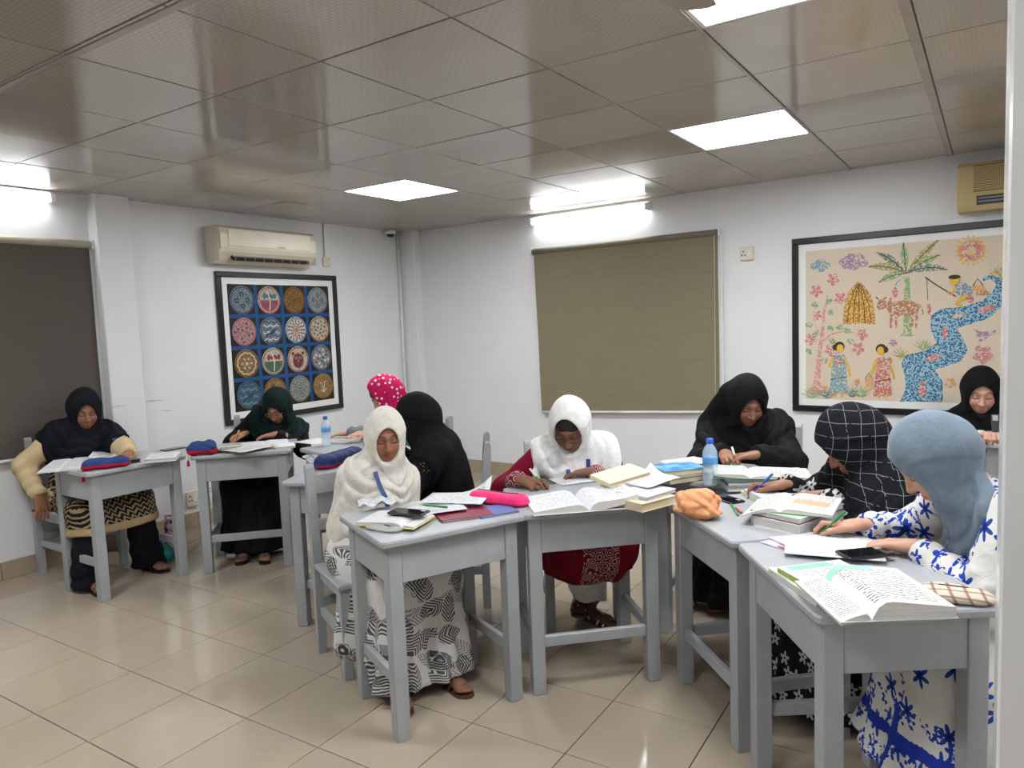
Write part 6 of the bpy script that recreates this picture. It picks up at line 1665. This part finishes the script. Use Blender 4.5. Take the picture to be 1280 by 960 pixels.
book('maroon edged textbook in the middle of the stack by the green pen', [(983, 617), (1046, 627), (1009, 652), (951, 638)], D0 + .037, .020, kol('maroon_cover', (120, 50, 70)), top=kol('green_white_cover', (170, 205, 170)))
open_book('open textbook with a page flopping over, on the stack by the green pen', (974, 636), (991, 616), D0 + .058, .13, .17, .014, .016, PG_TEXT, PG_COL2, None, lift_l=-.034)
# ---- desk of the blue grey headscarf
sheet('lilac sheet sticking out under the written sheets by the phone', [(975, 676), (1010, 668), (1020, 680), (985, 690)], D0, kol('lilac_sheet', (190, 180, 215)), .004, wd=(.20, .14))
pen('brown wooden pencil poking from under the written sheets', (971, 682), (996, 690), D0 + .002, M_PENC, None, 'pencil', .004)
sheet('written sheet turned askew under the green pen', [(980, 672), (1050, 666), (1090, 680), (1010, 692)], D0 + .005, PG_HAND, .004, wd=(.29, .20))
sheet('written sheet under the resting hand of the blue grey headscarf', [(1022, 671), (1096, 677), (1060, 700), (986, 695)], D0 + .010, PG_HAND, .005, wd=(.28, .20))
phone('black phone half under the open textbook', [(1057, 689), (1095, 688), (1106, 694), (1066, 701)], D0 + .017, (.15, .074))
book('thick pale magazine at the bottom under the open textbook', [(986, 708), (1056, 703), (1082, 742), (1014, 750)], D0, .018, kol('pale_magazine', (200, 205, 195)), wd=(.21, .25))
book('green covered magazine directly under the open textbook', [(1000, 706), (1062, 700), (1084, 734), (1024, 744)], D0 + .019, .016, kol('green_magazine', (165, 188, 110)), wd=(.20, .22), top=PG_COL)
open_book('large open textbook with green header and printed lines', (1088, 752), (1030, 707), D0 + .036, .07, .195, .016, .044, PG_TEXT, page_mat('big_textbook_page', 'text', (.02, .02, .02), (.64, .64, .62), 24, ((.02, .62, .86, .99), srgb(130, 205, 175))), kol('textbook_cover', (215, 215, 215)), lift_l=-.012, depth=.26)
def checked():
    t, co = base_cloth('beige_checked_cloth'); x, y, z = sep(t, co)
    l1 = t.math('LESS_THAN', t.math('FRACT', t.math('MULTIPLY', t.math('ADD', x, t.math('MULTIPLY', z, .5)), 28)), .22); l2 = t.math('LESS_THAN', t.math('FRACT', t.math('MULTIPLY', t.math('ADD', y, z), 30)), .22)
    c = t.mix(t.math('MULTIPLY', l1, .7), srgb(205, 192, 175), srgb(140, 70, 65)); t.set(t.mix(t.math('MULTIPLY', l2, .7), c, srgb(90, 105, 80))); return t.m
M_CHK = checked()
pouch('beige checked cloth pouch beside the large open textbook', (1158, 738), (1226, 745), D0, .055, .035, (M_CHK, M_CHK), name='cloth_pouch', lump=.005, cat='pouch', seed=31)
# ---- phone held under the river picture
A = PEOPLE['P10']['arm']['R']; Mw = PEOPLE['P10']['Mw']; hp_ = Mw @ Vector(A['wr'] + A['R'] @ np.array((-.03, .105, .0)))
t = thing('phone', 'phone held in the hand under the river picture', 'phone', hp_); t.rotation_euler = (math.radians(62), 0, math.radians(8))
MB().box((.02, .03, 0), (.074, .15, .0085), bev=.0025).build('phone_body', M_BLACK, t); MB().box((.02, .03, -.0046), (.066, .142, .0006)).build('screen', simple('dark_screen', (.006, .006, .008), .08, .6), t); MB().box((.0, .085, .0049), (.024, .03, .0015), bev=.0005).build('lens_block', M_GREY, t)
# ---- bags on the floor by the wall
def bag(label, px, size, mat, seed, name, strap=None):
    p = at(*px, 0); t = thing(name, label, 'bag', (p.x, p.y, 0), .5)
    s = SDF((-.2, -.15, -.01), (.2, .15, .5), .006); w_, d_, h = size
    s.cone((-w_ / 2 + .03, 0, .05), (w_ / 2 - .03, 0, .05), d_, d_, k=.02); s.cone((0, 0, .06), (0, 0, h - .05), w_ * .42, w_ * .28, k=.06, sq=((0, 1, 0), .7))
    X, Y, Z = s.grid(); rg = np.random.RandomState(seed)
    for _ in range(5): k3 = rg.randn(3) * 30; s.F = s.F + (.003 * np.sin(X * k3[0] + Y * k3[1] + Z * k3[2] * .5)).astype(np.float32)
    s.plane_above(.001); V, Q = s.mesh(); np_object('bag_body', V, Q, mat, t)
    if strap: MB().tube([(-w_ * .25, 0, h * .9), (-.03, .0, h * 1.06), (.03, 0, h * 1.06), (w_ * .25, 0, h * .9)], .008, 8).build('strap', strap, t, smooth=True)
    return t
tb = NT('purple_patterned_cloth'); v_ = tb.voro(tb.coord(), 34, 1); tb.set(tb.ramp(v_.outputs['Distance'], [(.25, srgb(60, 40, 60)), (.45, srgb(150, 90, 120)), (.7, srgb(205, 190, 200))]), .8)
bag('purple patterned cloth bag standing by the wall behind the desk beside the pier', (216, 694), (.13, .05, .26), tb.m, 3, 'cloth_bag', tb.m)
bag('teal bag on the floor by the wall behind the desk beside the pier', (197, 702), (.18, .045, .13), kol('teal_bag', (30, 130, 135), .5), 5, 'teal_bag', kol('teal_bag', (30, 130, 135), .5))
bpy.context.view_layer.update()
